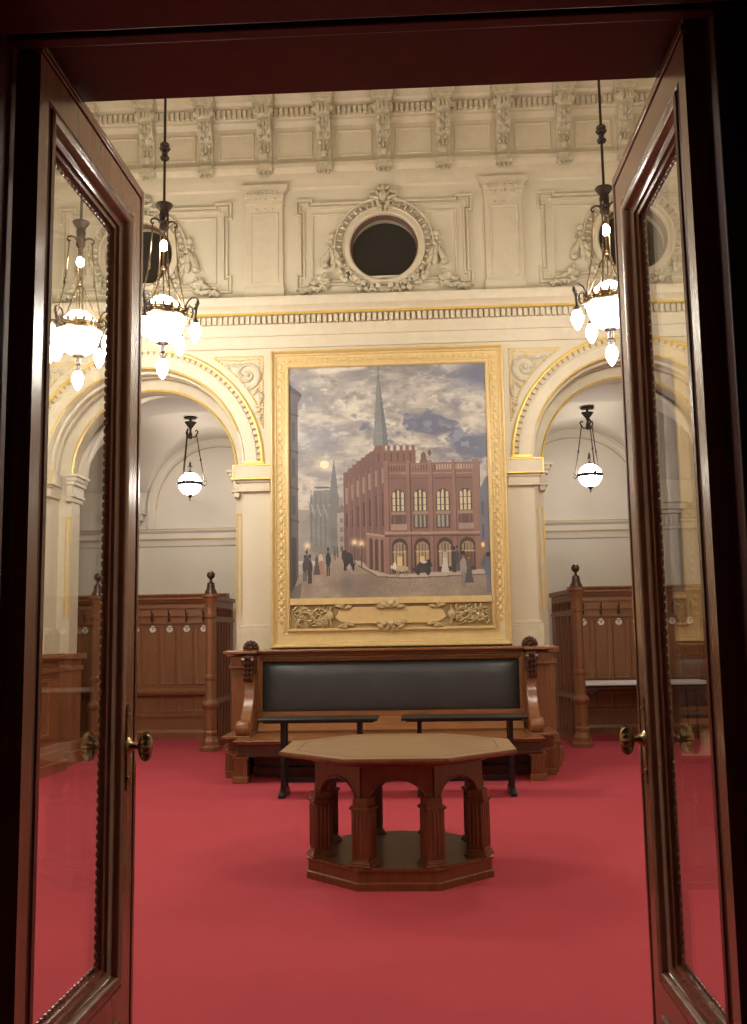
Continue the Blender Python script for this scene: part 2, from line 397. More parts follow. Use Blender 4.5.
# round windows
def oculus(idx, c):
    wn = root('window_%d' % idx, (c, W, OZ), kind='structure')
    fr = MB().arcsweep((c, W, OZ), [(OR+.004, -.12), (OR-.03, -.11), (OR-.03, -.07), (OR-.012, -.055), (OR-.005, -.03), (OR-.003, .0)], 0, 2*PI, 48)
    fr.build('window_frame', 'frosted', wn, label='brown inner frame ring')
    gm = MB(); gm.lathe([(0, 0), (OR, 0), (OR, .02), (0, .02)], (c, W+.115, OZ), 48, rx(PI/2)); gm.build('glass_pane', 'glass', wn)
    bk = MB(); bk.lathe([(0, 0), (OR+.05, 0), (OR+.05, .02), (0, .02)], (c, W+.3, OZ), 40, rx(PI/2)); bk.build('dark_night_backing', 'nightglass', wn)
    rg = MB().arcsweep((c, W, OZ), [(OR-.005, -.1), (OR-.005, .03), (OR+.015, .045), (OR+.065, .035), (OR+.075, .05), (OR+.085, .05), (OR+.09, .004), (OR+.17, .004), (OR+.178, .05), (OR+.196, .055), (OR+.205, .02), (OR+.21, 0)], 0, 2*PI, 64)
    rg.build('ring_moulding', 'stucco', wn)
    fl = MB()
    for i in range(42):
        a = 2*PI*i/42; r_ = OR+.13
        fl.ell((c+r_*math.cos(a), W-.028, OZ+r_*math.sin(a)), (.046, .05, .019), ry(-a), 8, 6)
    fl.build('fluted_ring', 'ornament', wn)
    cr = MB(); rnd = random.Random(3)
    zt = OZ+OR+.21
    cr.ell((c, W-.08, zt+.0), (.05, .05, .08)); cr.ell((c, W-.08, zt+.1), (.035, .045, .04))
    for e in (-1, 1):
        for (dx, dz, L, an) in ((.06, .03, .13, .9), (.1, -.02, .14, .3), (.05, .1, .1, .7), (.12, .06, .1, -.2), (.06, -.1, .13, 1.3), (.03, -.16, .1, 1.5), (.15, .0, .08, .2)):
            cr.ell((c+e*dx, W-.06, zt+dz), (L/2, .035, .026), ry(-e*an), 8, 5)
    cr.build('crown_ornament', 'ornament', wn)
    for e in (-1, 1):
        g = MB(); rnd = random.Random(11)
        def blob(x, z, r_, d=.075): g.ell((c+e*x, W-d, OZ+z), (r_, r_*.9, r_), None, 8, 5)
        def leaf(x, z, L, an, wd=.028): g.ell((c+e*x, W-.055, OZ+z), (L/2, .042, wd), ry(-e*an), 8, 5)
        blob(.655, .135, .048, .06); blob(.655, .06, .03); blob(.7, .02, .026); blob(.62, .0, .03)
        leaf(.645, -.08, .2, 1.35, .035); leaf(.72, -.14, .22, -1.2, .045); leaf(.69, -.09, .16, -1.4, .03); blob(.735, -.24, .04); leaf(.74, -.25, .12, .1, .03)
        leaf(.59, -.1, .17, 1.1, .035); leaf(.57, -.2, .16, .9, .035); leaf(.63, -.2, .18, 1.5, .04)
        for q in range(26):                             # spray of leaves at the foot
            an = rnd.uniform(-.9, .9); x = rnd.uniform(.7, 1.0); z = -.45-.12*(x-.7)/.3+rnd.uniform(-.07, .09)*(1.1-x)/.3*.8
            leaf(x, max(z, -.6), rnd.uniform(.08, .14), an, rnd.uniform(.018, .03))
        blob(.8, -.4, .042, .07); blob(.74, -.36, .03)
        for q in range(34):                             # swag of flowers along the bottom of the ring
            t = rnd.uniform(0, 1); an = -PI/2+t*1.05; r_ = OR+.15+rnd.uniform(-.06, .09)
            x, z = r_*math.cos(an), r_*math.sin(an)
            if rnd.random() < .5: blob(x, max(z, -.59), rnd.uniform(.022, .04))
            else: leaf(x, max(z, -.59), rnd.uniform(.07, .12), an+PI/2+rnd.uniform(-.8, .8), .024)
        blob(.0, -OR-.13, .045, .07)
        g.build('garland', 'ornament', wn)
for i, c in enumerate((-3.08, .01, 3.08)): oculus(i+1, c)

# side walls, doorway wall
def side_wall(s, name):
    q = MB(); a, b = sorted((s*4.22, s*4.9)); q.box(a, b, 2.9, W, 0, AZ-.36)
    a, b = sorted((s*4.75, s*4.9)); q.box(a, b, 2.9, W, AZ-.36, 9.6)
    w = q.build(name, 'wall', kind='structure')
    im = MB()
    for z0, z1, o in ((-.15, .0, .09), (-.2, -.15, .06), (-.34, -.2, .03), (-.36, -.34, .05)):
        a, b = sorted((s*(4.22-o), s*4.74)); im.box(a, b, 2.95, W-.1, AZ+z0, AZ+z1)
    im.build('impost', 'stucco', w, bevel=.006)
    wn = MB(); a, b = sorted((s*3.97, s*4.22)); wn.box(a, b, 7.6, W, .3, 1.28)
    for o, z0, z1 in ((.0, 1.28, 1.36), (.06, 1.3, 1.34), (-.03, 1.14, 1.2)):
        a, b = sorted((s*(3.9-o*.6), s*4.22)); wn.box(a, b, 7.5, W, z0, z1)
    for o, z0, z1 in ((.12, 0, .12), (.08, .12, .24), (.03, .24, .3)):
        a, b = sorted((s*(3.97-o), s*4.22)); wn.box(a, b, 7.5, W, z0, z1)
    wd = wn.build('wainscot', 'alcwood', w, bevel=.006)
    pn = MB(); y = 7.9
    while y < W-.5:
        pn.rectsweep(y, y+.4, .42, 1.05, [(-.02, -.0), (-.015, .02), (.02, .025), (.03, 0)], (s*3.97, 0, 0), Y_, Z_, (-s, 0, 0)); y += .62
    pn.build('wainscot_panel', 'alcwood', wd)
    return w
side_wall(-1, 'wall_left'); side_wall(1, 'wall_right')
# wainscot on the back wall piers and inner jambs
for s in (-1, 1):
    for (x0, x1, y0, y1) in ((AC+R2-.05, AC+AR+.02, YB-.04, YB+.34), (1.62, AC-R2+.05, YB-.04, YB+.34)):
        a, b = sorted((s*x0, s*x1)); q = MB(); q.box(a, b, y0, y1, .28, 1.28); q.box(a-.05, b+.05, y0-.05, y1+.05, 1.28, 1.35); q.box(a-.02, b+.02, y0-.02, y1+.02, 1.14, 1.2)
        q.box(a-.06, b+.06, y0-.08, y1+.06, 0, .16); q.box(a-.03, b+.03, y0-.04, y1+.03, .16, .28)
        q.build('pier_wainscot', 'alcwood', wall_back, bevel=.006)

fw = MB(); LX, RX = -.82, 1.32
fw.box(-5, LX-.06, 2.5, 2.92, 0, 9.6); fw.box(RX+.06, 5, 2.5, 2.92, 0, 9.6); fw.box(LX-.06, RX+.06, 2.5, 2.92, 3.26, 9.6)
fw.build('wall_front', 'wall', kind='structure')
tr3 = MB()
tr3.box(LX-.06, LX, 2.44, 2.92, 0, 3.26); tr3.box(RX, RX+.06, 2.44, 2.92, 0, 3.26); tr3.box(LX-.06, RX+.06, 2.545, 2.92, 3.216, 3.26)
lining = tr3.build('trim_3', 'jamb', kind='structure')
st = MB(); st.box(-1.3, -.725, 2.45, 2.535, 0, 3.26); st.box(1.205, 1.6, 2.5, 2.575, 0, 3.26); st.box(-1.3, 1.6, 2.49, 2.535, 3.154, 3.26)
st.build('door_stop', 'jamb', lining, bevel=.006)
nr = MB(); nr.box(-1.5, -.95, 1.2, 2.42, 0, 3.4); nr.box(1.36, 1.9, 1.2, 2.42, 0, 3.4); nr.box(-1.3, 1.9, 1.9, 2.42, 3.122, 3.4)
nr.build('near_reveal', 'jamb', lining, bevel=.008)

# ------------------------------------------------------------------ doors
def make_door(name, hinge, s, ang, tilt):
    """local x along the leaf from the hinge, local -y*s towards the opening"""
    T = .07; Wd = 1.0; Ht = 3.205; g0, g1, gz0, gz1 = .155, .765, .445, 2.955
    d = root(name, (0, 0, 0), kind='structure')
    f = MB(); y0, y1 = 0, s*T
    ya, yb = sorted((y0, y1))
    e = .055
    i_ = .084; f.box(0, g0-i_, ya, yb, .02, Ht-e); f.box(g1+i_, Wd-e, ya, yb, .02, Ht-e); f.box(g0-i_, g1+i_, ya, yb, gz1+i_, Ht-e); f.box(g0-i_, g1+i_, ya, yb, .02, gz0-i_)
    fr = f.build('door_frame', 'doorwood', d)
    # stepped outer edge on the free side and along the top
    em = MB()
    for (w0, w1, in0) in ((.055, .047, .014), (.047, .026, -.004), (.026, .017, .013), (.017, 0, .003)):
        a, b = sorted((s*in0, s*(T-.004))); em.box(Wd-w0, Wd-w1, a, b, .02, Ht-w1); em.box(0, Wd-w0, a, b, Ht-w0, Ht-w1)
    
    em.build('edge_moulding', 'doormould', d, bevel=.003)
    N = (0, -s, 0)
    prof = [(0, -.05), (.006, -.05), (.008, -.04), (.018, -.036), (.021, -.026), (.034, -.02), (.04, -.012), (.043, -.002), (.05, .006), (.062, .01), (.072, .006), (.076, -.002), (.082, -.002), (.084, .003), (.09, 0)]
    gm = MB(); gm.rectsweep(g0, g1, gz0, gz1, prof, (0, 0, 0), X_, Z_, N)
    gm.rectsweep(g0, g1, gz0, gz1, [(o, h+.05) for o, h in [(0, -.05), (.02, -.045), (.03, -.03), (.05, -.03), (.06, -.05)]] if 0 else [(0, -.014), (.02, -.01), (.04, .004), (.06, .01), (.08, .006), (.09, 0)], (0, s*T, 0), X_, Z_, (0, s, 0))
    gm.build('glazing_moulding', 'doormould', d)
    bead = MB(); z = gz0+.01
    while z < gz1:
        for u in (g0+.004, g1-.004): bead.ell((u, s*.056, z), (.008, .007, .013), None, 6, 4)
        z += .029
    u = g0+.015
    while u < g1:
        for z in (gz0+.004, gz1-.004): bead.ell((u, s*.056, z), (.013, .007, .008), None, 6, 4)
        u += .029
    bead.build('glazing_bead', 'doormould', d)
    a, b = sorted((s*.047, s*.053)); MB().box(g0-.005, g1+.005, a, b, gz0-.005, gz1+.005).build('glass_pane', 'glass', d)
    bp = MB(); bp.rectsweep(g0-.02, g1+.02, .06, .235, [(0, -.002), (.0, .012), (.016, .018), (.03, .012), (.034, 0)], (0, 0, 0), X_, Z_, N)
    bp.build('bottom_panel_moulding', 'doormould', d)
    # lock plate, rosettes, knobs
    u = .88; kz = 1.137
    lp = MB()
    for q in (-1, 1):
        yy = 0 if q < 0 else s*T; o = -s*q*-1 if 0 else (-s if q < 0 else s)
        a, b = sorted((yy, yy+o*.006)); lp.box(u-.016, u+.016, a, b, kz-.12, kz+.12); lp.lathe([(0, -.003), (.018, -.003), (.018, .003), (0, .003)], (u, yy+o*.003, kz+.13), 12, rx(PI/2)); lp.lathe([(0, -.003), (.018, -.003), (.018, .003), (0, .003)], (u, yy+o*.003, kz-.13), 12, rx(PI/2))
        lp.box(u-.019, u+.019, *sorted((yy, yy+o*.01)), kz+.1, kz+.112); lp.box(u-.019, u+.019, *sorted((yy, yy+o*.01)), kz-.112, kz-.1)
    lp.build('lock_plate', 'knob', d, label='narrow metal lock plate')
    for q in (-1, 1):
        yy = 0 if q < 0 else s*T; o = -s if q < 0 else s
        mt = Matrix(((1, 0, 0), (0, 0, o), (0, 1, 0)))   # local z -> away from the face, local y -> up
        k = MB(); k.lathe([(0, .0), (.03, .0), (.032, .006), (.024, .012), (.018, .02), (.011, .03), (.0095, .036), (.012, .042), (.02, .046)], (u, yy, kz), 18, mt)
        kn = k.build('knob_stem', 'knob', d)
        k2 = MB(); k2.lathe([(0, .042), (.016, .042), (.03, .049), (.036, .06), (.036, .072), (.029, .082), (.014, .088), (.008, .09), (0, .091)], (u, yy, kz), 44, mt, flute=18, fd=.16, sx=.85, sy=1.42)
        k2.build('knob', 'knob', kn, label='ribbed oval brass knob')
    d.rotation_euler = (0, 0, ang); d.location = hinge
    return d
make_door('door_1', (-.65, 2.545, 0), 1, PI/2-.012, 0)
make_door('door_2', (1.147, 2.59, 0), -1, PI/2+.006, 0)

# ------------------------------------------------------------------ alcove corridor behind the arches
AY0, AY1 = YB+.29, 15.3
zc, rv, CB = 3.535, 1.13, 2.79
def vz(x, y):
    t = (y-13.9)/1.45; h2 = 1.2*math.sqrt(max(0, 1-t*t)); h = h2
    for c in (-CB, CB):
        u = (x-c)/rv
        if abs(u) < 1: h = max(h, rv*math.sqrt(1-u*u))
    return zc+h
vm = MB(); xs = sorted(set(list(np.linspace(-6.5, 6.5, 150))+[c+rv*math.cos(PI*i/40) for c in (-CB, CB) for i in range(41)])); ys = list(np.linspace(AY0-.04, AY1+.02, 46))
vm.add([(x, y, vz(x, y)) for x in xs for y in ys], [(i*len(ys)+j, (i+1)*len(ys)+j, (i+1)*len(ys)+j+1, i*len(ys)+j+1) for i in range(len(xs)-1) for j in range(len(ys)-1)])
vo = vm.build('ceiling_vault', 'alcove', sharp=50, kind='structure')
sl = vo.modifiers.new('thick', 'SOLIDIFY'); sl.thickness = .06; sl.offset = 1
rw = MB(); rw.box(-6.6, 6.6, AY1, AY1+.2, 0, 5.3)
rear = rw.build('wall_rear', 'alcove', kind='structure')
for s in (-1, 1):
    lr = MB().arcsweep((s*CB, AY1, zc), [(rv-.12, 0), (rv-.115, .03), (rv-.1, .035), (rv-.095, .05), (rv-.03, .05), (rv-.02, .07), (rv, .07)], 0, PI, 40)
    for e in (-1, 1):
        a, b = sorted((s*CB+e*(rv-.115), s*CB+e*rv)); lr.box(a, b, AY1-.05, AY1, 3.24, zc)
    lr.build('lunette_moulding', 'alcove', rear)
    ll = MB().arcsweep((s*CB, AY1, zc), [(rv-.135, 0), (rv-.134, .015), (rv-.121, .018), (rv-.118, 0)], 0, PI, 40)  # shadow line inside the lunette band, coloured in as a dull gold strip
    ll.build('lunette_shadow_line', 'dullgold', rear, label='thin dark gold line drawn for the shadow line of the lunette')
rc = MB(); rc.extx([(AY1, 2.96), (AY1-.02, 2.96), (AY1-.025, 3.0), (AY1-.03, 3.06), (AY1-.045, 3.08), (AY1-.045, 3.16), (AY1-.08, 3.2), (AY1-.08, 3.23), (AY1, 3.25)], -6.5, 6.5)
rc.build('rear_string_course', 'alcove', rear)
gl = MB()
for z, o in ((3.225, .086), (3.07, .046)): gl.box(-6.5, 6.5, AY1-o, AY1-o+.01, z-.008, z+.008)
gl.build('rear_gold_line', 'dullgold', rear, label='thin gold lines along the string course')
for s in (-1, 1):
    a, b = sorted((s*6.5, s*6.6)); q = MB(); q.box(a, b, YB, AY1, 0, 5.3); q.build('wall_alcove_%s' % ('left' if s < 0 else 'right'), 'alcove', kind='structure')
    for x in (-1.62, 1.62, -4.2, 4.2):
        if x*s < 0: continue
        pl = MB(); pl.box(x-.13, x+.13, AY1-.1, AY1, 0, 3.3)
        for z0, z1, o in ((3.3, 3.36, .05), (3.36, 3.46, .09), (3.46, 3.52, .13), (3.06, 3.1, .03)): pl.box(x-.13-o, x+.13+o, AY1-.1-o, AY1, z0, z1)
        for q in (-1, 0, 1): pl.box(x-.07+.07*q, x-.04+.07*q+.02, AY1-.12, AY1, 3.12, 3.26)
        pl.build('alcove_pilaster', 'alcove', rear, bevel=.005)

# coat racks: panelled wall with hooks and number discs
def coat_rack(s, label):
    x0, x1 = sorted((s*2.62, s*5.6)); yf = AY1-.17
    r = root('coat_rack', (s*4.1, yf, 0), label, 'coat rack')
    b = MB(); b.box(x0, x1, yf, AY1-.005, 0, 2.08); body = b.build('panel_back', 'alcwood', r)
    c = MB(); c.extx([(AY1-.005, 2.06), (yf-.03, 2.06), (yf-.05, 2.1), (yf-.07, 2.12), (yf-.07, 2.15), (yf-.1, 2.18), (yf-.1, 2.2), (AY1-.005, 2.2)], x0, x1); c.extx([(yf, 1.98), (yf-.02, 1.98), (yf-.02, 2.03), (yf, 2.03)], x0, x1)
    c.build('cornice', 'alcwood', r)
    h = MB(); h.box(x0, x1, yf-.025, yf, 1.86, 1.885); h.box(x0, x1, yf-.03, yf, 1.745, 1.765); h.extx([(yf, .66), (yf-.06, .66), (yf-.08, .69), (yf-.08, .72), (yf-.05, .74), (yf, .76)], x0, x1); h.extx([(yf, 0), (yf-.06, 0), (yf-.06, .1), (yf-.03, .14), (yf, .14)], x0, x1); h.box(x0, x1, yf-.02, yf, .33, .36)
    h.build('rail', 'alcwood', r)
    sp = .265; xo = 2.985 if s < 0 else 2.815
    p = MB(); xs = []; x = s*xo
    while x0+.12 < x < x1-.1: xs.append(x); x += s*sp
    for x in xs:
        p.rectsweep(x-.085, x+.085, .84, 1.68, [(-.01, -.015), (-.004, .012), (.016, .018), (.022, 0)], (0, yf, 0), X_, Z_, FN)
        p.rectsweep(x-.1, x+.1, .42, .6, [(-.01, -.01), (-.004, .008), (.01, .012), (.016, 0)], (0, yf, 0), X_, Z_, FN)
        p.box(x-.012, x+.012, yf-.03, yf, 1.77, 1.855)
    p.build('panel_moulding', 'alcwood', r)
    first = None; fd = None
    for x in xs:
        if first is None:
            k = MB(); k.box(-.02, .02, -.012, 0, 1.79, 1.9)
            k.tube([(0, -.01, 1.88), (0, -.05, 1.87), (0, -.085, 1.885), (0, -.1, 1.92), (0, -.095, 1.94)], .009, 6); k.tube([(0, -.01, 1.83), (0, -.04, 1.8), (0, -.06, 1.79), (0, -.075, 1.81), (0, -.075, 1.84)], .009, 6)
            k.ell((0, -.096, 1.945), .013); k.ell((0, -.075, 1.845), .013)
            m = MB(); m.v = [(a+x, b_+yf, z) for a, b_, z in k.v]; m.f = k.f
            first = m.build('hook', 'iron', r); first['label'] = 'dark metal double coat hook'
            d = MB(); d.lathe([(0, 0), (.052, 0), (.05, .008), (.03, .011), (0, .012)], (x, yf-.004, 1.665), 18, rx(PI/2)); fd = d.build('number_disc', 'disc', r); fd['label'] = 'round white enamel number disc'
            n_ = MB().lathe([(0, .0115), (.014, .0115), (.012, .0135), (0, .0135)], (x, yf-.004, 1.665), 14, rx(PI/2)).build('disc_centre', 'discdark', fd); bx = x
        else:
            for o in (first, fd): c_ = copy_tree(o, r); c_.location.x += x-bx
    return r
coat_rack(-1, 'long oak coat rack panelling with hooks and white discs in the left alcove')
coat_rack(1, 'oak coat rack panelling with hooks in the right alcove behind the white table')

# side screens with turned posts
def screen(x, label, mirror):
    yp = 13.52
    r = root('panelled_screen', (x, yp, 0), label, 'screen', 'oak screens dividing the alcoves')
    p = MB(); n8 = 8
    p.lathe([(.0, 0), (.15, 0), (.15, .05), (.125, .07), (.12, .13), (.105, .16), (.092, .2), (.1, .21), (.1, .25), (.088, .27), (.088, .55), (.1, .57), (.115, .6), (.115, .63), (.08, .68), (.072, .72), (.072, .94), (.085, .96), (.085, 1.0), (.07, 1.02), (.07, 1.78), (.085, 1.8), (.085, 1.84), (.075, 1.86), (.075, 1.98), (.09, 2.02), (.105, 2.06), (.125, 2.08), (.125, 2.12), (0, 2.12)], (x, yp, 0), n8, rz(PI/8))
    p.build('post', 'alcwood', r, sharp=20)
    f = MB(); f.lathe([(.085, 2.12), (.085, 2.15), (.06, 2.19), (.055, 2.23), (.05, 2.27), (.02, 2.29), (.018, 2.32), (.03, 2.33), (.02, 2.335)], (x, yp, 0), 12); f.ell((x, yp, 2.38), .058, None, 14, 10)
    f.build('ball_finial', 'woodd', r, label='dark turned ball finial')
    b = MB(); b.box(x-.025, x+.025, yp+.06, AY1-.3, .05, 2.05); b.box(x-.06, x+.06, yp+.05, AY1-.3, 2.04, 2.1); b.box(x-.045, x+.045, yp+.05, AY1-.3, 1.75, 1.79); b.box(x-.05, x+.05, yp+.05, AY1-.3, .62, .68); b.box(x-.05, x+.05, yp+.05, AY1-.3, 0, .12)
    b.build('screen_panel', 'alcwood', r)
    q = MB(); y = yp+.14
    while y < AY1-.5:
        for e in (-1, 1):
            q.box(*sorted((x+e*.025, x+e*.042)), y, y+.035, .7, 1.74); q.box(*sorted((x+e*.025, x+e*.04)), y, y+.03, .14, .6)
            q.arcsweep if 0 else None
            pts = [(x+e*.034, y+.035+.085+.08*math.cos(a), 1.82+.12*math.sin(a)) for a in np.linspace(0, PI, 9)]; q.tube(pts, .012, 5)
        y += .205
    q.build('slat', 'alcwood', r)
    return r
screen(-2.53, 'oak screen with ball-topped post nearest the painting, in the left alcove', 1)
sr_ = screen(2.48, 'oak screen with ball-topped post in the right alcove beside the white table', 1)
sr_.rotation_euler.z = .085
screen(-4.12, 'oak screen with ball finial seen through the left door glass', 1)

# white folding table in the right alcove
ft = root('folding_table', (3.4, 14.5, 0), 'white-topped folding table standing under the coat hooks of the right alcove', 'table')
MB().box(2.62, 4.4, 14.15, 14.85, .765, .805).build('table_top', 'white', ft, bevel=.006)
MB().box(2.66, 4.36, 14.19, 14.81, .735, .765).build('table_rim', 'black', ft)
for x in (3.6, 4.2):
    for y in (14.25, 14.75): MB().tube([(x, y, .74), (x, y, .01)], .013, 8).build('leg', 'iron', ft)
MB().tube([(2.68, 14.22, .7), (2.88, 14.25, .74)], .01, 6).tube([(2.72, 14.2, .66), (2.95, 14.3, .75)], .008, 6).build('brace', 'steel', ft, label='bright steel leg brace')

# ------------------------------------------------------------------ painting
def paint():
    w, h = 300, 356
    u, v = np.meshgrid((np.arange(w)+.5)/w, (np.arange(h)+.5)/h)
    rng = np.random.RandomState(5)
    def noise(sx, sy, oct_=4, seed=0):
        rg = np.random.RandomState(seed); out = np.zeros((h, w)); amp = 1
        for o in range(oct_):
            gx, gy = int(sx*2**o)+2, int(sy*2**o)+2; g = rg.rand(gy, gx)
            fx = u*(gx-1.001); fy = v*(gy-1.001); ix = fx.astype(int); iy = fy.astype(int); tx = fx-ix; ty = fy-iy; tx = tx*tx*(3-2*tx); ty = ty*ty*(3-2*ty)
            a = g[iy, ix]*(1-tx)+g[iy, ix+1]*tx; b = g[iy+1, ix]*(1-tx)+g[iy+1, ix+1]*tx; out += amp*(a*(1-ty)+b*ty); amp *= .5
        return out/(2-2*.5**oct_)
    A = np.array
    img = np.zeros((h, w, 3))
    n1 = noise(4, 7, 6, 1); n2 = noise(7, 14, 5, 2); n3 = noise(3, 5, 4, 9); n4 = noise(5, 22, 5, 14); n5 = noise(26, 50, 3, 15)
    def mixc(m, c): 
        m_ = np.clip(m, 0, 1)[..., None]; img[:] = img*(1-m_)+A(c)*m_
    img[:] = A((152, 144, 138))
    mixc((n1-.46)*5, (186, 176, 160)); mixc((n2-.55)*4*(v < .6), (203, 192, 172)); mixc((.42-n1)*5, (122, 122, 134)); mixc((n4-.52)*5*(v < .7), (206, 194, 174)); mixc((.44-n4)*4, (128, 126, 136)); mixc((n5-.6)*4, (196, 184, 166)); mixc((.4-n5)*2.5, (124, 122, 130))
    mixc(np.clip((n3-.5)*4, 0, .6)*(u > .4)*(v < .25), (112, 116, 142))
    mixc(np.exp(-((u-1)/.16)**2-((v-.05)/.07)**2)*1.2, (98, 104, 134))
    # blue cloud bank at the right
    cl = np.exp(-((u-.8)/.17)**2-((v-.30-.25*(u-.8))/.065)**2)*1.5+np.exp(-((u-.93)/.09)**2-((v-.38)/.06)**2)+np.exp(-((u-.66)/.06)**2-((v-.265)/.03)**2)*.8
    mixc((cl-.5+(n2-.5)*2.6+(n5-.5)*1.6)*2.0, (98, 104, 134)); mixc((cl-.7+(n4-.5)*3)*1.2*(n5 > .5), (122, 128, 150))
    mixc(np.exp(-((u-.13)/.16)**2-((v-.32)/.07)**2)*.5, (136, 140, 156)); mixc(np.exp(-((u-.5)/.2)**2-((v-.06)/.05)**2)*.4, (118, 114, 120))
    mixc((v-.4)*2.2*(v < .8), (176, 164, 150))
    mixc(np.exp(-((u-.18)/.07)**2-((v-.43)/.035)**2)*.7, (214, 198, 160)); mixc(((u-.178)**2/.0005+(v-.427)**2/.0003 < 1)*.95, (246, 228, 176))
    mixc(np.exp(-((u-.33)/.07)**2-((v-.44)/.03)**2)*.7, (128, 128, 138))
    def poly(pts, c, al=1., tex=.07):
        ins = np.zeros((h, w), bool); j = len(pts)-1
        for i in range(len(pts)):
            (xi, yi), (xj, yj) = pts[i], pts[j]
            cond = ((yi > v) != (yj > v)) & (u < (xj-xi)*(v-yi)/((yj-yi) if abs(yj-yi) > 1e-9 else 1e-9)+xi); ins ^= cond; j = i
        t = (1+tex*2*(n2-.5)+tex*(rng.rand(h, w)-.5))[..., None]
        img[ins] = (img*(1-al)+A(c)*t*al)[ins]
    def rect(a, b, c0, c1, col, al=1.): poly([(a, c0), (b, c0), (b, c1), (a, c1)], col, al)
    def line(a, b, wd, col, al=1.):
        d = A(b)-A(a); L = np.hypot(*d); nx, ny = -d[1]/L*wd, d[0]/L*wd
        poly([(a[0]+nx, a[1]+ny), (b[0]+nx, b[1]+ny), (b[0]-nx, b[1]-ny), (a[0]-nx, a[1]-ny)], col, al)
    def ellp(x, y, a, b, col, al=1.): mixc((((u-x)/a)**2+((v-y)/b)**2 < 1)*al, col)
    # far hazy street and minster
    rect(.04, .3, .62, .84, (146, 136, 130)); poly([(.05, .84), (.05, .68), (.1, .66), (.1, .6), (.13, .56), (.27, .57), (.27, .84)], (140, 134, 130))
    poly([(.1, .8), (.1, .6), (.125, .54), (.24, .535), (.25, .58), (.25, .82)], (124, 121, 120))
    line((.125, .525), (.245, .53), .004, (96, 94, 98))
    for i in range(6):
        x = .1+.024*i; poly([(x, .62), (x+.009, .53+.004*i), (x+.018, .62)], (112, 110, 112)); rect(x+.006, x+.012, .63, .78, (104, 104, 108))
    for i in range(5): line((.11+.03*i, .6), (.13+.03*i, .655), .003, (150, 146, 140))
    poly([(.205, .57), (.21, .5), (.2265, .40), (.24, .5), (.247, .57)], (112, 112, 118))
    rect(.205, .25, .56, .8, (116, 114, 116)); rect(.24, .285, .63, .82, (156, 146, 132)); poly([(.235, .64), (.262, .6), (.29, .63)], (120, 108, 104))
    for i in range(4): rect(.255, .27, .66+.04*i, .68+.04*i, (120, 112, 108))
    # big spire
    img[:] = img*(1+.10*(n5-.5)[..., None])
    poly([(.425, .35), (.432, .28), (.452, .045), (.457, .03), (.462, .05), (.495, .28), (.505, .35)], (116, 124, 124)); poly([(.462, .05), (.495, .28), (.505, .35), (.475, .35)], (98, 104, 108)); line((.457, .0), (.457, .06), .0018, (84, 80, 80))
    for i in range(7): line((.44, .12+.035*i), (.478, .12+.035*i), .0015, (134, 134, 130), .6)
    # hall: long left flank
    BR, BL, BD = (134, 90, 80), (152, 108, 94), (104, 66, 60)
    poly([(.272, .84), (.272, .475), (.40, .385), (.47, .35), (.487, .35), (.487, .92), (.39, .895)], (122, 82, 76))
    for i in range(9):
        t = i/9; x = .275+.2*t; y = .478-.128*t**.9; rect(x, x+.012, y-.014, y+.02, (128, 86, 78))
    for i in range(7):
        x = .285+.027*i*(1+.02*i); y0 = .5-.012*i*1.2; rect(x, x+.009, y0+.03, y0+.1, (156, 122, 106)); rect(x, x+.008, y0+.14, .7, (92, 62, 62)); rect(x+.012, x+.015, y0, .82, (146, 104, 92))
    poly([(.385, .9), (.385, .73), (.487, .74), (.487, .92)], (150, 106, 88))
    for i in range(3):
        x = .4+.028*i; rect(x, x+.015, .76+.004*i, .88+.006*i, (88, 58, 54)); ellp(x+.0075, .76+.004*i, .0078, .014, (88, 58, 54))
    line((.385, .728), (.49, .742), .004, (172, 132, 112))
    # tower and front
    rect(.43, .64, .375, .45, (128, 84, 76))
    for i in range(7): rect(.435+.031*i, .452+.031*i, .352, .38, (132, 86, 78))
    for i in range(6): rect(.45+.032*i, .456+.032*i, .385, .42, (94, 62, 60))
    ellp(.68, .405, .015, .022, (120, 80, 74)); rect(.66, .7, .415, .45, (124, 82, 76)); ellp(.71, .388, .009, .014, (118, 78, 72))
    rect(.478, .955, .43, .905, BR)
    poly([(.478, .43), (.955, .438), (.955, .46), (.478, .45)], (146, 98, 86))
    for i in range(34):
        x = .487+.0135*i
        if x < .94: rect(x, x+.006, .437, .462, (186, 150, 132) if i > 18 else (104, 68, 64))
    line((.478, .472), (.955, .478), .003, (160, 112, 96)); line((.478, .495), (.955, .498), .002, (108, 70, 64))
    for x, wd in ((.478, .022), (.592, .016), (.705, .016), (.82, .016), (.925, .03)): rect(x, x+wd, .418, .9, (146, 98, 86)); rect(x+wd, x+wd+.004, .43, .9, (96, 62, 58))
    line((.478, .728), (.955, .732), .005, (172, 126, 106)); line((.478, .74), (.955, .744), .003, (100, 66, 60))
    for i, x in enumerate((.515, .625, .738, .85)):
        rect(x, x+.068, .57, .71, (92, 66, 62)); ellp(x+.034, .57, .034, .028, (92, 66, 62))
        for k in range(3):
            xx = x+.006+.021*k; rect(xx, xx+.013, .56+.006*(k != 1), .635, (198, 182, 134)); ellp(xx+.0065, .56+.006*(k != 1), .0065, .014, (198, 182, 134))
            rect(xx, xx+.012, .655, .705, (142, 138, 130) if i in (1, 2) else (124, 84, 78)); 
        line((x, .58), (x+.068, .58), .0015, (92, 66, 62)); line((x, .61), (x+.068, .61), .0015, (92, 66, 62)); rect(x-.002, x+.07, .638, .652, (156, 118, 102))
        if i in (0, 3): rect(x+.02, x+.05, .655, .695, (106, 70, 66)); rect(x-.004, x+.074, .692, .716, (164, 128, 112))
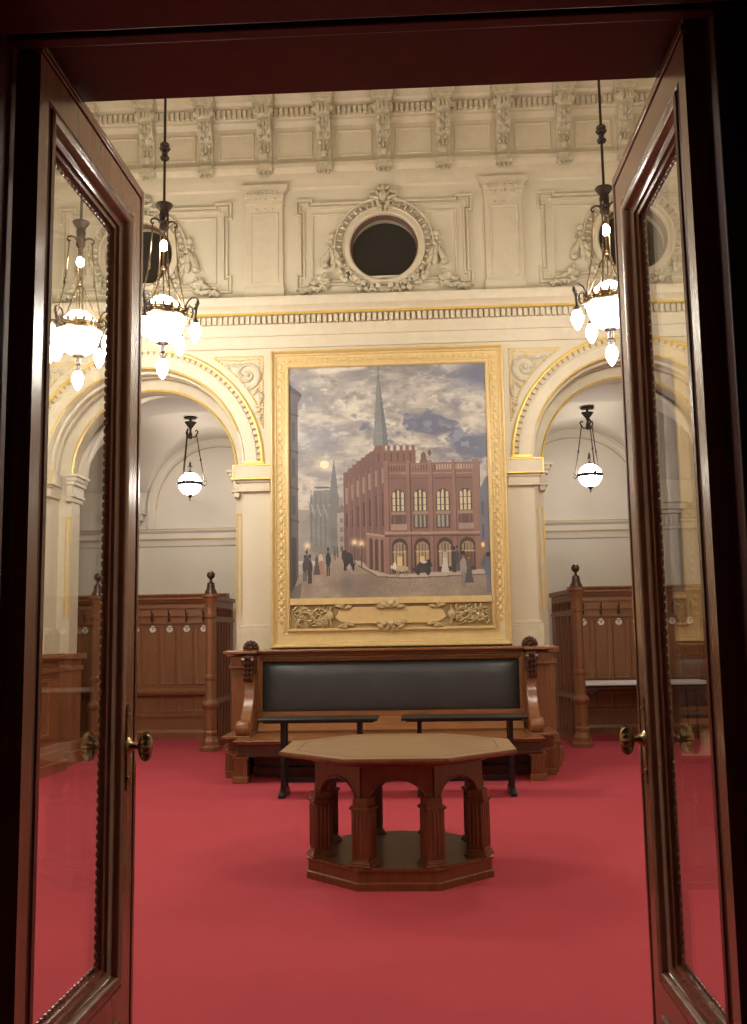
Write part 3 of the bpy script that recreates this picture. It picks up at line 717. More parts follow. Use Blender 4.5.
    for i, x in enumerate((.512, .625, .738, .85)):
        rect(x, x+.078, .785, .9, (80, 54, 50)); ellp(x+.039, .785, .039, .034, (80, 54, 50))
        rect(x+.008, x+.07, .8, .875, (176, 142, 92) if i != 3 else (120, 80, 62)); ellp(x+.039, .79, .03, .022, (158, 130, 92))
        for k in range(1, 4): line((x+.008+.0155*k, .775), (x+.008+.0155*k, .88), .002, (86, 60, 54))
        line((x+.006, .808), (x+.072, .808), .003, (190, 160, 120)); rect(x+.026, x+.05, .83, .88, (224, 186, 110) if i in (0, 1, 2) else (92, 60, 52))
    # right: dusky neighbour
    poly([(.955, .9), (.955, .55), (.985, .5), (1, .49), (1, .9)], (104, 104, 122)); rect(.965, .975, .6, .66, (82, 84, 104)); rect(.965, .975, .7, .76, (82, 84, 104)); rect(.94, .985, .77, .86, (150, 104, 70)); ellp(.965, .785, .008, .01, (250, 214, 130)); poly([(.95, .87), (.97, .82), (1, .83), (1, .9)], (88, 94, 110))
    # left: dark house front
    poly([(0, 1), (0, .07), (.02, .085), (.062, .115), (.058, .14), (.045, .155), (.045, .98), (.02, 1)], (94, 84, 88)); poly([(0, .07), (.02, .085), (.062, .115), (.062, .13), (.0, .105)], (76, 70, 78))
    for y in (.2, .36, .52, .66): line((0, y), (.046, y+.012), .004, (74, 66, 72))
    for y in (.24, .4, .56): rect(.012, .03, y, y+.08, (72, 66, 74))
    rect(.01, .035, .74, .96, (66, 58, 62))
    # street
    st = (v > .84+.03*(u > .1)*0)
    poly([(0, 1), (.045, .9), (.2, .82), (.27, .82), (.34, .86), (.42, .905), (.56, .915), (1, .9), (1, 1)], (158, 136, 114), tex=.16)
    mixc(((n2-.5)*5*(v > .9)), (176, 152, 124)); mixc(((.45-n1)*4*(v > .9)), (128, 110, 98))
    poly([(.32, .84), (.36, .845), (.4, .88), (.5, .905), (.96, .888), (1, .9), (1, .906), (.55, .92), (.43, .91), (.35, .87)], (186, 166, 142), .9); line((.34, .862), (.44, .912), .003, (104, 86, 78)); line((.44, .912), (.6, .92), .003, (112, 94, 84)); line((.6, .92), (1, .908), .003, (118, 98, 88))
    poly([(0, 1), (.02, .95), (.06, .93), (.05, 1)], (112, 98, 92))
    for x in (.09, .28): mixc(np.exp(-((u-x)/.03)**2-((v-.95)/.05)**2)*.5, (110, 96, 90))
    # lamps
    for x, y in ((.088, .775), (.325, .765), (.36, .77)): mixc(np.exp(-((u-x)/.016)**2-((v-y)/.014)**2), (250, 214, 140)); line((x, y+.008), (x, y+.1), .002, (80, 70, 70))
    # people and carriages
    def man(x, y, s, col, low=None):
        ellp(x, y-.098*s, .0065*s, .008*s, (120, 92, 80)); rect(x-.006*s, x+.006*s, y-.116*s, y-.103*s, (48, 44, 50)); ellp(x, y-.066*s, .013*s, .028*s, col); rect(x-.009*s, x-.001, y-.05*s, y, low or col); rect(x+.001, x+.009*s, y-.05*s, y, low or col)
    def lady(x, y, s, col, top):
        ellp(x, y-.09*s, .007*s, .008*s, (140, 104, 86)); ellp(x, y-.068*s, .011*s, .02*s, top); poly([(x-.008*s, y-.06*s), (x+.008*s, y-.06*s), (x+.02*s, y), (x-.02*s, y)], col)
    man(.075, .925, .95, (66, 62, 72)); man(.1, .935, 1.05, (58, 54, 62)); man(.085, .9, .9, (70, 64, 72)); lady(.155, .9, 1.0, (170, 112, 92), (196, 170, 146)); lady(.135, .9, .9, (90, 70, 74), (84, 74, 80)); man(.192, .905, 1.05, (54, 50, 60)); man(.225, .84, .5, (84, 78, 84)); man(.24, .83, .4, (88, 82, 86)); man(.262, .82, .4, (90, 82, 84))
    ellp(.275, .82, .016, .024, (60, 54, 60)); ellp(.292, .835, .026, .03, (56, 52, 58)); rect(.272, .318, .835, .865, (50, 46, 54)); ellp(.298, .868, .007, .014, (170, 158, 140)); ellp(.277, .868, .008, .018, (44, 40, 46)); ellp(.318, .868, .007, .018, (44, 40, 46))
    ellp(.56, .88, .035, .012, (186, 158, 118)); ellp(.524, .868, .009, .016, (214, 200, 178)); ellp(.512, .872, .01, .007, (206, 188, 164)); 
    for x in (.535, .545, .575, .59): line((x, .885), (x-.003, .91), .003, (150, 124, 96))
    ellp(.67, .872, .036, .02, (58, 54, 60)); poly([(.665, .85), (.7, .842), (.712, .87), (.68, .87)], (46, 44, 52)); ellp(.635, .885, .022, .012, (64, 58, 62)); ellp(.64, .894, .01, .014, (54, 48, 50)); ellp(.69, .892, .013, .018, (54, 48, 50)); line((.59, .878), (.65, .88), .002, (70, 60, 58)); ellp(.67, .853, .016, .006, (190, 180, 168))
    lady(.775, .898, 1.0, (196, 186, 176), (176, 160, 150)); man(.82, .9, .95, (62, 58, 66)); man(.835, .897, .95, (74, 66, 70)); man(.866, .965, 1.35, (150, 138, 126), (132, 120, 112)); lady(.893, .945, 1.15, (86, 78, 86), (92, 80, 86)); man(.99, .985, 1.45, (92, 100, 130), (110, 108, 126))
    img *= (1+.05*(rng.rand(h, w, 1)-.5)); g_ = img.mean(2, keepdims=True); img[:] = (img*.62+g_*.38)*1.0
    return np.clip(img, 0, 255)/255

pc_y = W-.085
pt = root('painting', (0, W, 1.42), 'large gilt-framed city street painting hanging above the leather bench', 'painting')
fr = MB(); O = (.012, W, 0)
fr.rectsweep(-1.195, 1.195, 1.605, 4.775, [(0, .03), (.0, .07), (.012, .085), (.028, .085), (.035, .06), (.05, .055)], O, X_, Z_, FN)
fr.rectsweep(-1.195, 1.195, 1.605, 4.775, [(.15, .062), (.16, .08), (.175, .08), (.18, .1), (.2, .125), (.215, .125), (.225, .1), (.228, 0)], O, X_, Z_, FN)
fr.box(-1.195+.012, 1.195+.012, W-.09, W-.02, 1.885, 1.96)
frame = fr.build('frame', 'palegold', pt)
fm = MB(); fm.rectsweep(-1.195, 1.195, 1.605, 4.775, [(.05, .055), (.06, .06), (.1, .05), (.14, .06), (.15, .062)], O, X_, Z_, FN); fm.build('frame_cove', 'palegold', frame)
om = MB()
x = -1.2
while x < 1.23: om.ell((x+.012, W-.058, 4.877), (.03, .014, .026), None, 8, 5); om.ell((x+.047, W-.056, 4.868), (.012, .012, .03), None, 6, 4); x += .07
z = 1.7
while z < 4.85:
    for e in (-1, 1):
        om.ell((.012+e*1.297, W-.056, z), (.026, .012, .04), None, 8, 5); om.ell((.012+e*1.262, W-.056, z+.05), (.018, .01, .022), ry(e*.5), 6, 4); om.ell((.012+e*1.33, W-.056, z+.05), (.018, .01, .022), ry(-e*.5), 6, 4)
    z += .1
om.build('frame_ornament', 'palegold', frame)
# canvas
img = paint(); h_, w_ = img.shape[:2]
me = bpy.data.meshes.new('canvas')
x0, x1, z0, z1 = -1.183, 1.207, 1.955, 4.78
vs = np.empty(((w_+1)*(h_+1), 3)); gx, gz = np.meshgrid(np.linspace(x0, x1, w_+1), np.linspace(z1, z0, h_+1))
vs[:, 0] = gx.ravel(); vs[:, 1] = W-.03-W; vs[:, 2] = gz.ravel()-1.42
ii, jj = np.meshgrid(np.arange(w_), np.arange(h_)); a = (jj*(w_+1)+ii).ravel(); fa = np.stack([a, a+w_+1, a+w_+2, a+1], 1)
me.from_pydata(vs.tolist(), [], fa.tolist())
at = me.color_attributes.new('paint', 'FLOAT_COLOR', 'CORNER')
l = np.where(img <= .04045, img/12.92, ((img+.055)/1.055)**2.4).reshape(-1, 3)
colr = np.ones((len(l)*4, 4)); colr[:, :3] = np.repeat(l, 4, axis=0); at.data.foreach_set('color', colr.ravel().astype(np.float32))
pm = bpy.data.materials.new('oil_paint'); pm.use_nodes = True; b = pm.node_tree.nodes['Principled BSDF']; va = pm.node_tree.nodes.new('ShaderNodeVertexColor'); va.layer_name = 'paint'
pm.node_tree.links.new(va.outputs['Color'], b.inputs['Base Color']); b.inputs['Roughness'].default_value = .55
me.materials.append(pm); cv = bpy.data.objects.new('canvas', me); COL.objects.link(cv); cv.parent = pt
sm = cv.modifiers.new('thick', 'SOLIDIFY'); sm.thickness = .02; sm.offset = -1 if 0 else 1
MB().box(x0, x1, W-.027, W-.002, z0, z1).build('stretcher', 'woodd', pt)
# carved panel below the canvas
cp = MB(); cp.box(-1.183, 1.207, W-.045, W-.004, 1.605, 1.89); panel = cp.build('carved_panel', 'dullgold', pt)
pq = MB()
pq.prism([(-.66, -.02), (-.6, .075), (-.5, .1), (.5, .1), (.6, .075), (.66, -.02), (.6, -.07), (.5, -.095), (-.5, -.095), (-.6, -.07)], (.012, W-.045, 1.747), X_, Z_, FN, .022)
pq.build('plaque', 'palegold', panel, bevel=.006)
cg = MB(); rnd = random.Random(21)
for e in (-1, 1):
    for q in range(95):
        x = rnd.uniform(.74, 1.15); z = rnd.uniform(1.635, 1.86); L = rnd.uniform(.05, .1)
        cg.ell((.012+e*x, W-.055-rnd.uniform(0, .02), z), (L/2, .016, rnd.uniform(.009, .015)), ry(rnd.uniform(0, PI)), 7, 4)
    for cx in (.86, 1.03): cg.tube([(.012+e*(cx+(.015+.011*t)*math.cos(t+cx*9)), W-.07, 1.747+(.015+.011*t)*math.sin(t+cx*9)) for t in np.linspace(0, 7.5, 26)], .011, 5)
    cg.ell((.012+e*.72, W-.075, 1.747), (.05, .03, .065)); cg.tube([(.012+e*(.7+.02*math.cos(t)), W-.08, 1.747+.11*math.sin(t)) for t in np.linspace(-1.4, 1.4, 9)], .014, 6)
    for (x, z, L, an) in ((.6, .11, .13, .3), (.56, -.115, .14, -.3), (.5, .1, .1, -.2), (.48, -.1, .12, .3), (.54, -.13, .08, 0), (.57, .13, .08, .6)): cg.ell((.012+e*x, W-.075, 1.747+z), (L/2, .028, .026), ry(-e*an), 8, 5)
    for (x, z, L, an) in ((.06, .115, .13, .4), (.12, .1, .12, .1), (.03, .15, .1, 1.1), (.07, -.1, .15, -.5), (.12, -.13, .12, .4), (.16, -.085, .08, -.2), (.03, -.14, .1, -1.2)): cg.ell((.012+e*x, W-.08, 1.747+z), (L/2, .034, .03), ry(-e*an), 8, 5)
cg.ell((.012, W-.085, 1.747+.13), (.04, .04, .05)); cg.ell((.012, W-.085, 1.747-.1), (.04, .04, .045))
cg.build('carved_foliage', 'carvedgold', panel)

# ------------------------------------------------------------------ upholstered bench
bn = root('upholstered_bench', (0, 11.1, 0), 'long carved wooden wall bench with black leather back, under the painting', 'bench')
b = MB(); b.box(-1.8, 1.8, 11.5, 11.69, .3, 1.3); b.box(-1.5, 1.5, 11.42, 11.5, .3, .66)
b.build('back', 'woodh', bn)
t = MB(); t.box(-1.88, 1.88, 11.36, 11.69, 1.335, 1.365); t.box(-1.85, 1.85, 11.4, 11.69, 1.315, 1.335); t.box(-1.81, 1.81, 11.44, 11.69, 1.29, 1.315)
for e in (-1, 1): t.box(*sorted((e*1.52, e*1.9)), 11.26, 11.5, 1.325, 1.36)
t.build('top_shelf', 'woodh', bn, bevel=.008)
fr = MB(); fr.rectsweep(-1.478, 1.478, .598, 1.228, [(0, .0), (0, .05), (.02, .065), (.03, .055), (.04, .03), (.055, .028), (.055, 0)], (0, 11.5, 0), X_, Z_, FN); fr.build('back_frame', 'wood', bn)
# leather cushion: softly domed slab
cu = MB(); nu, nv = 60, 18; vs = []
for j in range(nv+1):
    for i in range(nu+1):
        a = i/nu; c = j/nv; x = -1.475+2.95*a; z = .6+.625*c
        dx = min(x+1.475, 1.475-x)/.09; dz = min(z-.6, 1.225-z)/.07
        d = .085*(1-math.exp(-min(dx, 9)*1.3))*(1-math.exp(-min(dz, 9)*1.3)); d += .004*math.sin(x*9+z*4)*min(1, dx)*min(1, dz)-.006*math.exp(-((x+.13)/.03)**2)*(c > .55)
        vs.append((x, 11.495-d, z))
fs = [(j*(nu+1)+i, j*(nu+1)+i+1, (j+1)*(nu+1)+i+1, (j+1)*(nu+1)+i) for j in range(nv) for i in range(nu)]
cu.add(vs, fs); co = cu.build('back_cushion', 'leather', bn, sharp=80)
seat = MB(); seat.box(-1.57, 1.57, 10.42, 11.5, .4, .425); seat.box(-1.62, 1.62, 10.39, 11.5, .425, .44) ; seat.build('seat', 'woodh', bn, bevel=.006)
ap = MB(); ap.box(-1.58, 1.58, 10.47, 10.52, .29, .4); ap.box(-1.6, 1.6, 10.44, 10.54, .27, .3); ap.box(-1.5, 1.5, 11.1, 11.2, .0, .4); ap.box(-1.5, 1.5, 10.95, 11.2, .0, .1); ap.build('apron', 'woodd', bn, bevel=.005)
kk = MB(); kk.extx([(11.44, .44), (11.2, .44), (11.19, .47), (11.36, .6), (11.44, .6)], -1.49, 1.49); kk.build('back_rail', 'woodh', bn)
for e in (-1, 1):
    for (x, y, w_) in ((1.545, 10.5, .085), (1.7, 10.93, .085), (1.86, 11.62, .075)):
        f = MB(); f.box(e*x-w_, e*x+w_, y-.06, y+.1, 0, .07); f.box(e*x-w_*.8, e*x+w_*.8, y-.045, y+.1, .07, .25); f.box(e*x-w_, e*x+w_, y-.06, y+.1, .25, .29)
        for k in range(4): f.box(e*x-w_*.62+k*w_*.36, e*x-w_*.62+k*w_*.36+.014, y-.055, y-.04, .085, .235)
        f.build('fluted_foot', 'wood', bn, bevel=.004)
    sd = MB(); a, c = sorted((e*1.58, e*1.78)); sd.box(a, c, 10.95, 11.69, .27, .41); a, c = sorted((e*1.62, e*1.84)); sd.box(a, c, 11.1, 11.69, .0, .28); sd.box(*sorted((e*1.5, e*1.82)), 11.38, 11.69, .41, 1.29)
    sd.box(*sorted((e*1.64, e*1.85)), 11.33, 11.69, 1.16, 1.19); sd.box(*sorted((e*1.64, e*1.83)), 11.35, 11.69, 1.19, 1.3); sd.box(*sorted((e*1.5, e*1.8)), 10.7, 11.5, .43, .46)
    sd.build('side_panel', 'wood', bn, bevel=.006)
    # scrolled arm bracket
    sc = MB(); path = []
    for t_ in np.linspace(0, 1, 22):
        z = 1.12-.62*t_; y = 11.2+.06*math.sin(t_*PI*.9)-.42*t_**2.2; path.append((y, z))
    ww = [.1+.05*math.sin(t_*PI)+.02*t_ for t_ in np.linspace(0, 1, 22)]
    front = [(y-.02, z) for y, z in path]; back = [(y+.12+w2*.4, z) for (y, z), w2 in zip(path, ww)]
    sc.extx(front+back[::-1], e*1.585-.06, e*1.585+.06)
    sc.lathe([(0, -.075), (.075, -.075), (.085, -.05), (.09, 0), (.085, .05), (.075, .075), (0, .075)], (e*1.585, 10.8, .53), 18, ry(PI/2))
    sc.ell((e*1.585+e*.0, 10.8, .53), (.09, .06, .06))
    so = sc.build('scroll_bracket', 'wood', bn, bevel=.012, sharp=40)
    ac = MB(); ac.box(e*1.585-.06, e*1.585+.06, 11.14, 11.4, 1.1, 1.3)
    for r_ in range(5):
        for q in range(-1, 2):
            z = 1.27-.055*r_; ac.ell((e*1.585+q*.038, 11.13-.018*abs(math.sin(r_*1.3)), z), (.022, .03, .034), rx(.4), 7, 5)
    for q in (-1, 1): ac.lathe([(0, -.02), (.03, -.02), (.034, 0), (.03, .02), (0, .02)], (e*1.585+q*.05, 11.12, 1.25), 10, ry(PI/2))
    for q in (-1, 0, 1): ac.ell((e*1.585+q*.04, 11.14, 1.035), (.018, .02, .03))
    ac.build('acanthus_capital', 'woodd', so, label='dark carved acanthus capital')
    sh = MB()
    for k in range(7):
        a = PI*(k+.5)/7; sh.ell((e*1.6+.05*math.cos(a), 11.375, 1.385+.055*math.sin(a)), (.045, .045, .02), ry(-a), 8, 5)
    sh.lathe([(0, -.02), (.085, -.02), (.095, 0), (.085, .02), (0, .02)], (e*1.6, 11.4, 1.38), 20, rx(PI/2)); sh.ell((e*1.6, 11.36, 1.39), (.04, .04, .03)); sh.box(e*1.6-.085, e*1.6+.085, 11.34, 11.42, 1.36, 1.378)
    sh.build('shell_finial', 'woodd', bn, label='dark carved shell ornament')

# ------------------------------------------------------------------ narrow black tables before the bench
def black_table(x0, x1, legs, label):
    t = root('narrow_table', ((x0+x1)/2, 9.65, 0), label, 'table', 'black tables in front of the bench')
    MB().box(x0, x1, 9.42, 9.86, .71, .735).build('table_top', 'black', t, bevel=.004)
    for x in legs:
        l = MB(); l.box(x-.022, x+.022, 9.56, 9.62, .05, .71); l.box(x-.022, x+.022, 9.5, 9.86, .09, .12) if 0 else None
        l.box(x-.022, x+.022, 9.74, 9.8, .05, .71)
        l.prism([(9.46, 0), (9.86, 0), (9.86, .03), (9.8, .07), (9.56, .07), (9.46, .03)], (x-.03, 0, 0), Y_, Z_, X_, .06); l.build('leg', 'black', t, bevel=.003)
    MB().box(min(legs), max(legs), 9.66, 9.69, .12, .17).build('stretcher', 'black', t)
    MB().box(x0+.04, x1-.04, 9.52, 9.8, .69, .712).build('under_frame', 'black', t)
    return t
black_table(-1.2, -.06, (-.975, -.24), 'narrow black table before the left half of the leather bench')
black_table(.165, 1.35, (.335, 1.2), 'narrow black table before the right half of the leather bench')

# ------------------------------------------------------------------ octagonal table
OC = (.212, 6.65)
ot = root('octagonal_table', (OC[0], OC[1], 0), 'large octagonal wooden table on eight columns, standing alone on the red carpet', 'table')
def octo(ap, k=0): return [(ap/math.cos(PI/8)*math.cos(PI/8+PI/4*i+k), ap/math.cos(PI/8)*math.sin(PI/8+PI/4*i+k)) for i in range(8)]
OO = (OC[0], OC[1], 0)
def oslab(mb, prof):
    vs = []; n = len(prof)
    for a, z in prof: vs += [(OC[0]+x, OC[1]+y, z) for x, y in octo(a)]
    fs = [tuple(range(8))[::-1], tuple((n-1)*8+i for i in range(8))]
    for k in range(n-1):
        for i in range(8): j = (i+1) % 8; fs.append((k*8+i, k*8+j, (k+1)*8+j, (k+1)*8+i))
    return mb.add(vs, fs)
tt = oslab(MB(), [(.72, .752), (.748, .758), (.752, .772), (.748, .784)]).build('tabletop_edge', 'tableleg', ot, sharp=25)
oslab(MB(), [(.744, .78), (.744, .7865)]).build('tabletop', 'tabletop', ot, sharp=25)
bl = MB(); bl.polysweep(octo(.64), [(-.004, 0), (-.003, .0006), (.003, .0006), (.004, 0)], (OC[0], OC[1], .7866), X_, Y_, Z_); bl.build('inlay_line', 'woodd', tt, label='thin dark inlaid border line')
oslab(MB(), [(.588, 0), (.588, .04), (.578, .048), (.578, .108), (.586, .112), (.586, .124), (.575, .128)]).build('plinth', 'tableleg', ot, sharp=25)
oslab(MB(), [(.57, .127), (.57, .1295)]).build('plinth_board', 'woodd', ot)
oslab(MB(), [(.5, .7), (.56, .72), (.6, .752)]).build('table_bed', 'tableleg', ot, sharp=25)
apt = .5; side = 2*apt*math.tan(PI/8)
for i in range(8):
    a = PI/4*i; n = Vector((math.cos(a), math.sin(a), 0)); u = Vector((-math.sin(a), math.cos(a), 0)); o = Vector((OC[0], OC[1], 0))+n*(apt-.015)
    q = MB(); hw = side/2; r_ = .168; zs = .5; kz_ = .8
    pts = [(r_*math.cos(PI*k/16), zs+r_*kz_*math.sin(PI*k/16)) for k in range(17)]
    for k in range(16): (xa, za), (xb, zb) = pts[k], pts[k+1]; q.prism([(xa, za), (xa, .72), (xb, .72), (xb, zb)], o, u, (0, 0, 1), n, .05)
    for e in (-1, 1): q.prism([(e*r_, zs-.03), (e*hw*1.04, zs-.03), (e*hw*1.04, .72), (e*r_, .72)], o, u, (0, 0, 1), n, .05)
    arc = [o+n*.05+u*((r_+.008)*math.cos(PI*k/16))+Vector((0, 0, zs+(r_+.008)*kz_*math.sin(PI*k/16))) for k in range(17)]
    q.tube(arc, .008, 5)
    q.build('apron_arch', 'tableleg', ot)
for i, (x, y) in enumerate(octo(apt)):
    a = PI/8+PI/4*i; m = rz(a); c = Vector((OC[0]+x, OC[1]+y, 0)); q = MB()
    def blk(w_, z0, z1): q.obox(c+Vector((0, 0, (z0+z1)/2)), (w_, w_, z1-z0), m)
    blk(.15, .128, .144); blk(.138, .144, .156); blk(.126, .156, .166); blk(.112, .166, .46); blk(.126, .458, .466); blk(.138, .466, .478); blk(.124, .478, .486); blk(.1, .48, .53)
    for e1 in (-1, 1):
        for k in range(4):
            t_ = (-.04+.0267*k)
            for vec in (Vector((e1*.0565, t_, 0)), Vector((t_, e1*.0565, 0))):
                p = c+m @ vec; q.tube([p+Vector((0, 0, .185)), p+Vector((0, 0, .45))], .0085, 5)
    q.build('leg', 'tableleg', ot, bevel=.003, label='fluted square column')

# ------------------------------------------------------------------ chandeliers
def make_chandelier(rod_top):
    r = root('chandelier', (0, 0, 0)); 
    rd = MB(); rd.tube([(0, 0, 1.15), (0, 0, rod_top)], .014, 8)
    for z, w_ in ((1.68, .05), (1.73, .03), (1.78, .058), (1.82, .05)): rd.lathe([(0, -.018), (w_*.8, -.018), (w_, 0), (w_*.8, .018), (0, .018)], (0, 0, z), 14)
    rd.lathe([(0, rod_top-.12), (.05, rod_top-.12), (.13, rod_top-.03), (.14, rod_top), (0, rod_top)], (0, 0, 0), 16)
    rd.build('rod', 'iron', r)
    U = .085
    cr = MB(); cr.lathe([(0, .8), (.03, .8), (.05, .84), (.045, .88), (.06, .9), (.045, .93), (.05, .97), (.045, 1.02), (.075, 1.06), (.09, 1.085), (.085, 1.095), (.03, 1.1), (0, 1.1)], (0, 0, U), 16)
    for i in range(4):
        a = PI/4+PI/2*i; cr.tube([(q*math.cos(a), q*math.sin(a), z+U) for q, z in ((.04, .9), (.07, .92), (.1, .925), (.13, .91), (.138, .885), (.125, .866), (.105, .875))], .01, 6)
    cr.build('crown', 'iron', r)
    for i in range(4):
        ch = MB()
        a = PI/4+PI/2*i; c, s = math.cos(a), math.sin(a)
        ch.tube([(.115*c, .115*s, .965), (.15*c, .15*s, .5), (.235*c, .235*s, .05)], .0075, 6)
        ch.ell((.152*c, .152*s, .49), (.018, .018, .03)); ch.ell((.15*c, .15*s, .53), .014); ch.ell((.2*c, .2*s, .24), .013); ch.build('chain', 'brass', r)
        ch = MB(); a = PI/2*i; c, s = math.cos(a), math.sin(a); ch.tube([(.02*c, .02*s, .5), (.1*c, .1*s, .33), (.23*c, .23*s, .05)], .006, 6); ch.ell((.1*c, .1*s, .33), .016); ch.build('inner_chain', 'brass', r)
    ch = MB(); ch.tube([(0, 0, .89), (0, 0, .45)], .01, 6); ch.ell((0, 0, .5), (.03, .03, .025)); ch.tube([(0, 0, .5), (0, 0, .2)], .007, 6)
    ch.build('lamp_stem', 'brass', r)
    rg = MB(); rg.lathe([(.215, -.035), (.24, -.035), (.25, -.02), (.238, -.01), (.238, .02), (.25, .03), (.24, .045), (.215, .045)], (0, 0, 0), 36)
    for i in range(18): a = 2*PI*i/18; rg.ell((.24*math.cos(a), .24*math.sin(a), .055), (.016, .016, .03)); rg.ell((.243*math.cos(a), .243*math.sin(a), .005), (.018, .018, .014))
    rg.build('ring', 'brass', r)
    bw = MB(); bw.lathe([(.222, .0)]+[(.222*math.cos(t)**.8, -.27*math.sin(t)) for t in np.linspace(.06, PI/2-.05, 9)]+[(0, -.27)], (0, 0, -.01), 24); bw.build('glass_bowl', 'bowl', r, sharp=80, label='glowing white glass bowl')
    dm = MB(); dm.lathe([(.18, .02), (.175, .06), (.15, .12), (.09, .18), (.03, .205), (0, .207)], (0, 0, 0), 20); dm.build('upper_glass', 'bowl', r, sharp=80, label='glowing white upper glass')
    cp = MB(); cp.lathe([(0, -.285), (.06, -.275), (.065, -.29), (.03, -.31), (.025, -.35), (.03, -.38), (.012, -.39), (.012, -.41), (.03, -.42), (.036, -.455), (.03, -.46), (0, -.46)][::-1], (0, 0, 0), 14); cp.build('bottom_finial', 'iron', r)
    def teardrop(c, name='bulb', k=1.):
        return MB().lathe([(0, -.2*k), (.012*k, -.195*k), (.035*k, -.16*k), (.056*k, -.105*k), (.058*k, -.065*k), (.045*k, -.025*k), (.028*k, 0), (0, 0)], c, 12)
    teardrop((0, 0, -.455)).build('bulb', 'bulb', r, sharp=80)
    MB().ell((0, 0, .735), (.04, .04, .06), None, 10, 7).build('bulb', 'bulb', r, sharp=80)
    for i in range(4):
        a = PI/2*i; c, s = math.cos(a), math.sin(a)
        def P(q, z): return (q*c, q*s, z)
        am = MB(); am.tube([P(.24, .0), P(.28, -.05), P(.31, -.06), P(.335, -.02), P(.33, .04), P(.29, .075), P(.27, .05), P(.285, .03)], .009, 6)
        am.tube([P(.25+.0, .03), P(.258, .08), P(.285, .125), P(.325, .148), P(.365, .142), P(.392, .115), P(.398, .08), P(.382, .052), P(.362, .055), P(.36, .075), P(.372, .08)], .008, 6); am.tube([P(.25, .02), P(.275, .05), P(.31, .055), P(.335, .03), P(.33, .0), P(.31, -.005)], .007, 6); am.tube([P(.385, .11), P(.365, .0), P(.36, -.09)], .012, 6)
        am.ell(P(.36, .03), .022); am.lathe([(.0, -.125), (.034, -.125), (.036, -.105), (.02, -.085), (.012, -.07), (0, -.07)], P(.36, 0), 12)
        arm = am.build('arm', 'iron', r)
        teardrop(P(.36, -.122)).build('bulb', 'bulb', arm, sharp=80, label='lit frosted teardrop bulb')
    return r
CZ = 4.75
proto = make_chandelier(9.6-CZ)
tag(proto, 'lit brass chandelier hanging just right of the left door, before the left arch', 'chandelier', 'brass chandeliers of the hall')
proto.location = (-2.163, 9.5, CZ); proto.rotation_euler.z = -.24
for loc, rot, lab in (((2.3, 9.5, CZ), .35, 'lit brass chandelier partly hidden by the right door stile'),
                      ((-3.15, 9.85, CZ), -.3, 'lit brass chandelier seen only through the left door glass'),
                      ((-2.2, 4.7, CZ), .2, 'lit brass chandelier added out of view above the left door to light the floor'),  # this pair is added above the view, lighting the near floor
                      ((2.3, 4.7, CZ), .1, 'lit brass chandelier added out of view above the right door to light the floor')):
    c = copy_tree(proto); c.location = loc; c.rotation_euler.z = rot; c['label'] = lab

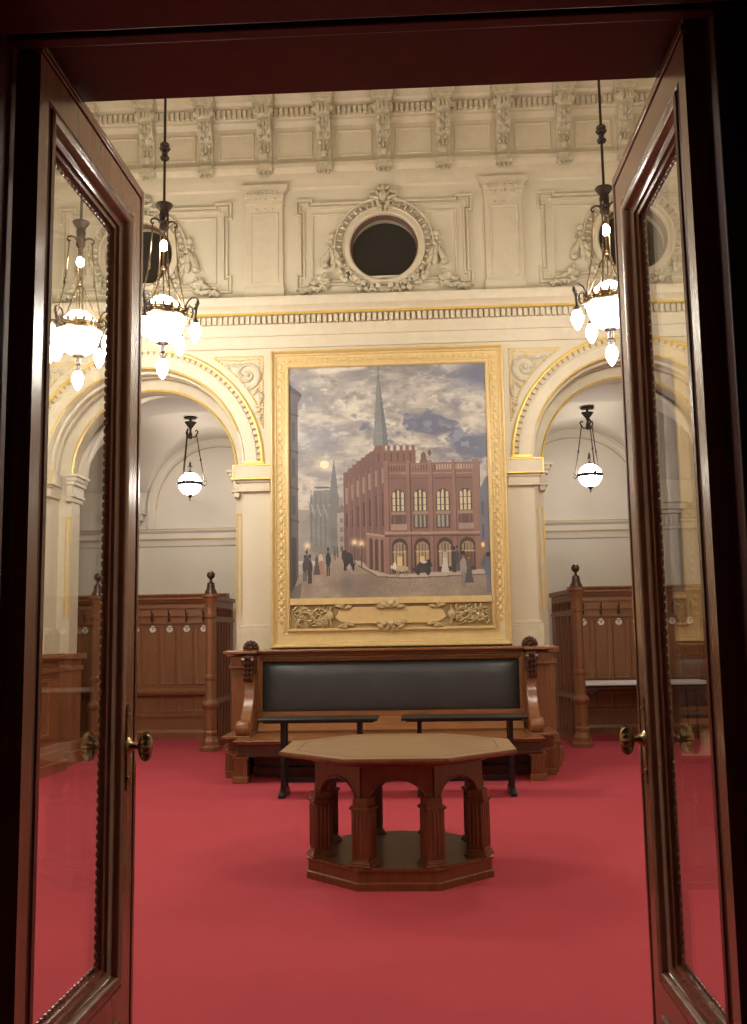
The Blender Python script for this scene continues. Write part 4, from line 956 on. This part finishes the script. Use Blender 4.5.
# ------------------------------------------------------------------ pendants in the alcoves
def make_pendant(zg, top):
    r = root('pendant_lamp', (0, 0, 0))
    g = MB(); g.ell((0, 0, 0), (.165, .165, .165), None, 20, 14); g.build('glass_globe', 'globe', r, sharp=80, label='glowing white glass globe')
    b = MB(); b.lathe([(.16, -.025), (.176, -.025), (.18, 0), (.176, .025), (.16, .025)], (0, 0, .0), 28)
    for i in range(3):
        a = 2*PI*i/3+.3; c, s = math.cos(a), math.sin(a); b.tube([(.175*c, .175*s, 0), (.21*c, .21*s, -.03), (.24*c, .24*s, .0), (.23*c, .23*s, .05), (.2*c, .2*s, .05), (.2*c, .2*s, .02)], .009, 6)
    b.build('globe_band', 'iron', r)
    f = MB(); f.lathe([(0, .155), (.045, .155), (.03, .18), (.012, .2), (.02, .23), (.03, .25), (.012, .28), (.018, .3), (0, .34)], (0, 0, 0), 12); f.build('globe_finial', 'iron', r); f = MB(); f.lathe([(0, -.25), (.012, -.24), (.008, -.21), (.03, -.185), (.045, -.16), (0, -.155)], (0, 0, 0), 12); f.build('globe_drop', 'iron', r)
    zt = .7
    for i in range(3):
        c_ = MB(); a = 2*PI*i/3+.3; c, s = math.cos(a), math.sin(a); c_.tube([(.09*c, .09*s, zt+.04), (.14*c, .14*s, .42), (.21*c, .21*s, .04)], .008, 6); c_.ell((.15*c, .15*s, .36), (.014, .014, .03)); c_.build('chain', 'iron', r)
    t = MB()
    for i in range(3):
        a = 2*PI*i/3+.3; c, s = math.cos(a), math.sin(a); t.tube([(.02*c, .02*s, zt+.0), (.06*c, .06*s, zt-.01), (.09*c, .09*s, zt+.03), (.11*c, .11*s, zt+.08), (.09*c, .09*s, zt+.1), (.07*c, .07*s, zt+.08)], .011, 6)
    t.lathe([(0, zt-.04), (.025, zt-.03), (.03, zt+.03), (.015, zt+.08), (.02, zt+.12), (.08, zt+.2), (.09, zt+.215), (.02, zt+.23), (.014, zt+.26), (.014, top-.02), (.09, top-.015), (.1, top), (0, top)], (0, 0, 0), 14)
    t.build('canopy', 'iron', r)
    return r
PX, PY, PZ = -2.947, 14.0, 3.743
pd = make_pendant(PZ, vz(PX, PY)-PZ-.005)
tag(pd, 'glowing white globe pendant on chains hanging in the left alcove', 'pendant lamp', 'globe pendants in the alcoves'); pd.location = (PX, PY, PZ)
p2 = copy_tree(pd); p2.location = (2.817, 14.0, 3.728); p2['label'] = 'glowing white globe pendant on chains hanging in the right alcove'; p2.rotation_euler.z = .4

# ------------------------------------------------------------------ camera, world, colour
f, pit, roll, yaw = 984.27, .1258, -.0162, -.048
cp_, sp_, cy_, sy_ = math.cos(pit), math.sin(pit), math.cos(yaw), math.sin(yaw)
fwd = Vector((sy_*cp_, cy_*cp_, sp_)); r0 = Vector((cy_, -sy_, 0)); u0 = r0.cross(fwd)
rt = r0*math.cos(roll)+u0*math.sin(roll); up = u0*math.cos(roll)-r0*math.sin(roll)
cam = bpy.data.objects.new('camera', bpy.data.cameras.new('camera')); COL.objects.link(cam)
mt = Matrix((rt, up, -fwd)).transposed().to_4x4(); mt.translation = Vector((.39, 0, 1.5)); cam.matrix_world = mt
cam.data.sensor_fit = 'VERTICAL'; cam.data.sensor_height = 36; cam.data.lens = f/1024*36; cam.data.clip_start = .05
scn.camera = cam
w = bpy.data.worlds.new('night'); scn.world = w; w.use_nodes = True; w.node_tree.nodes['Background'].inputs['Color'].default_value = (.5, .6, 1, 1); w.node_tree.nodes['Background'].inputs['Strength'].default_value = .004
vs_ = scn.view_settings; vs_.view_transform = 'Standard'; vs_.look = 'None'; vs_.gamma = 1; vs_.use_curve_mapping = False; vs_.exposure = .16
scn.cycles.use_denoising = True; scn.cycles.max_bounces = 10; scn.cycles.diffuse_bounces = 6; scn.cycles.transparent_max_bounces = 16; scn.cycles.sample_clamp_indirect = 6
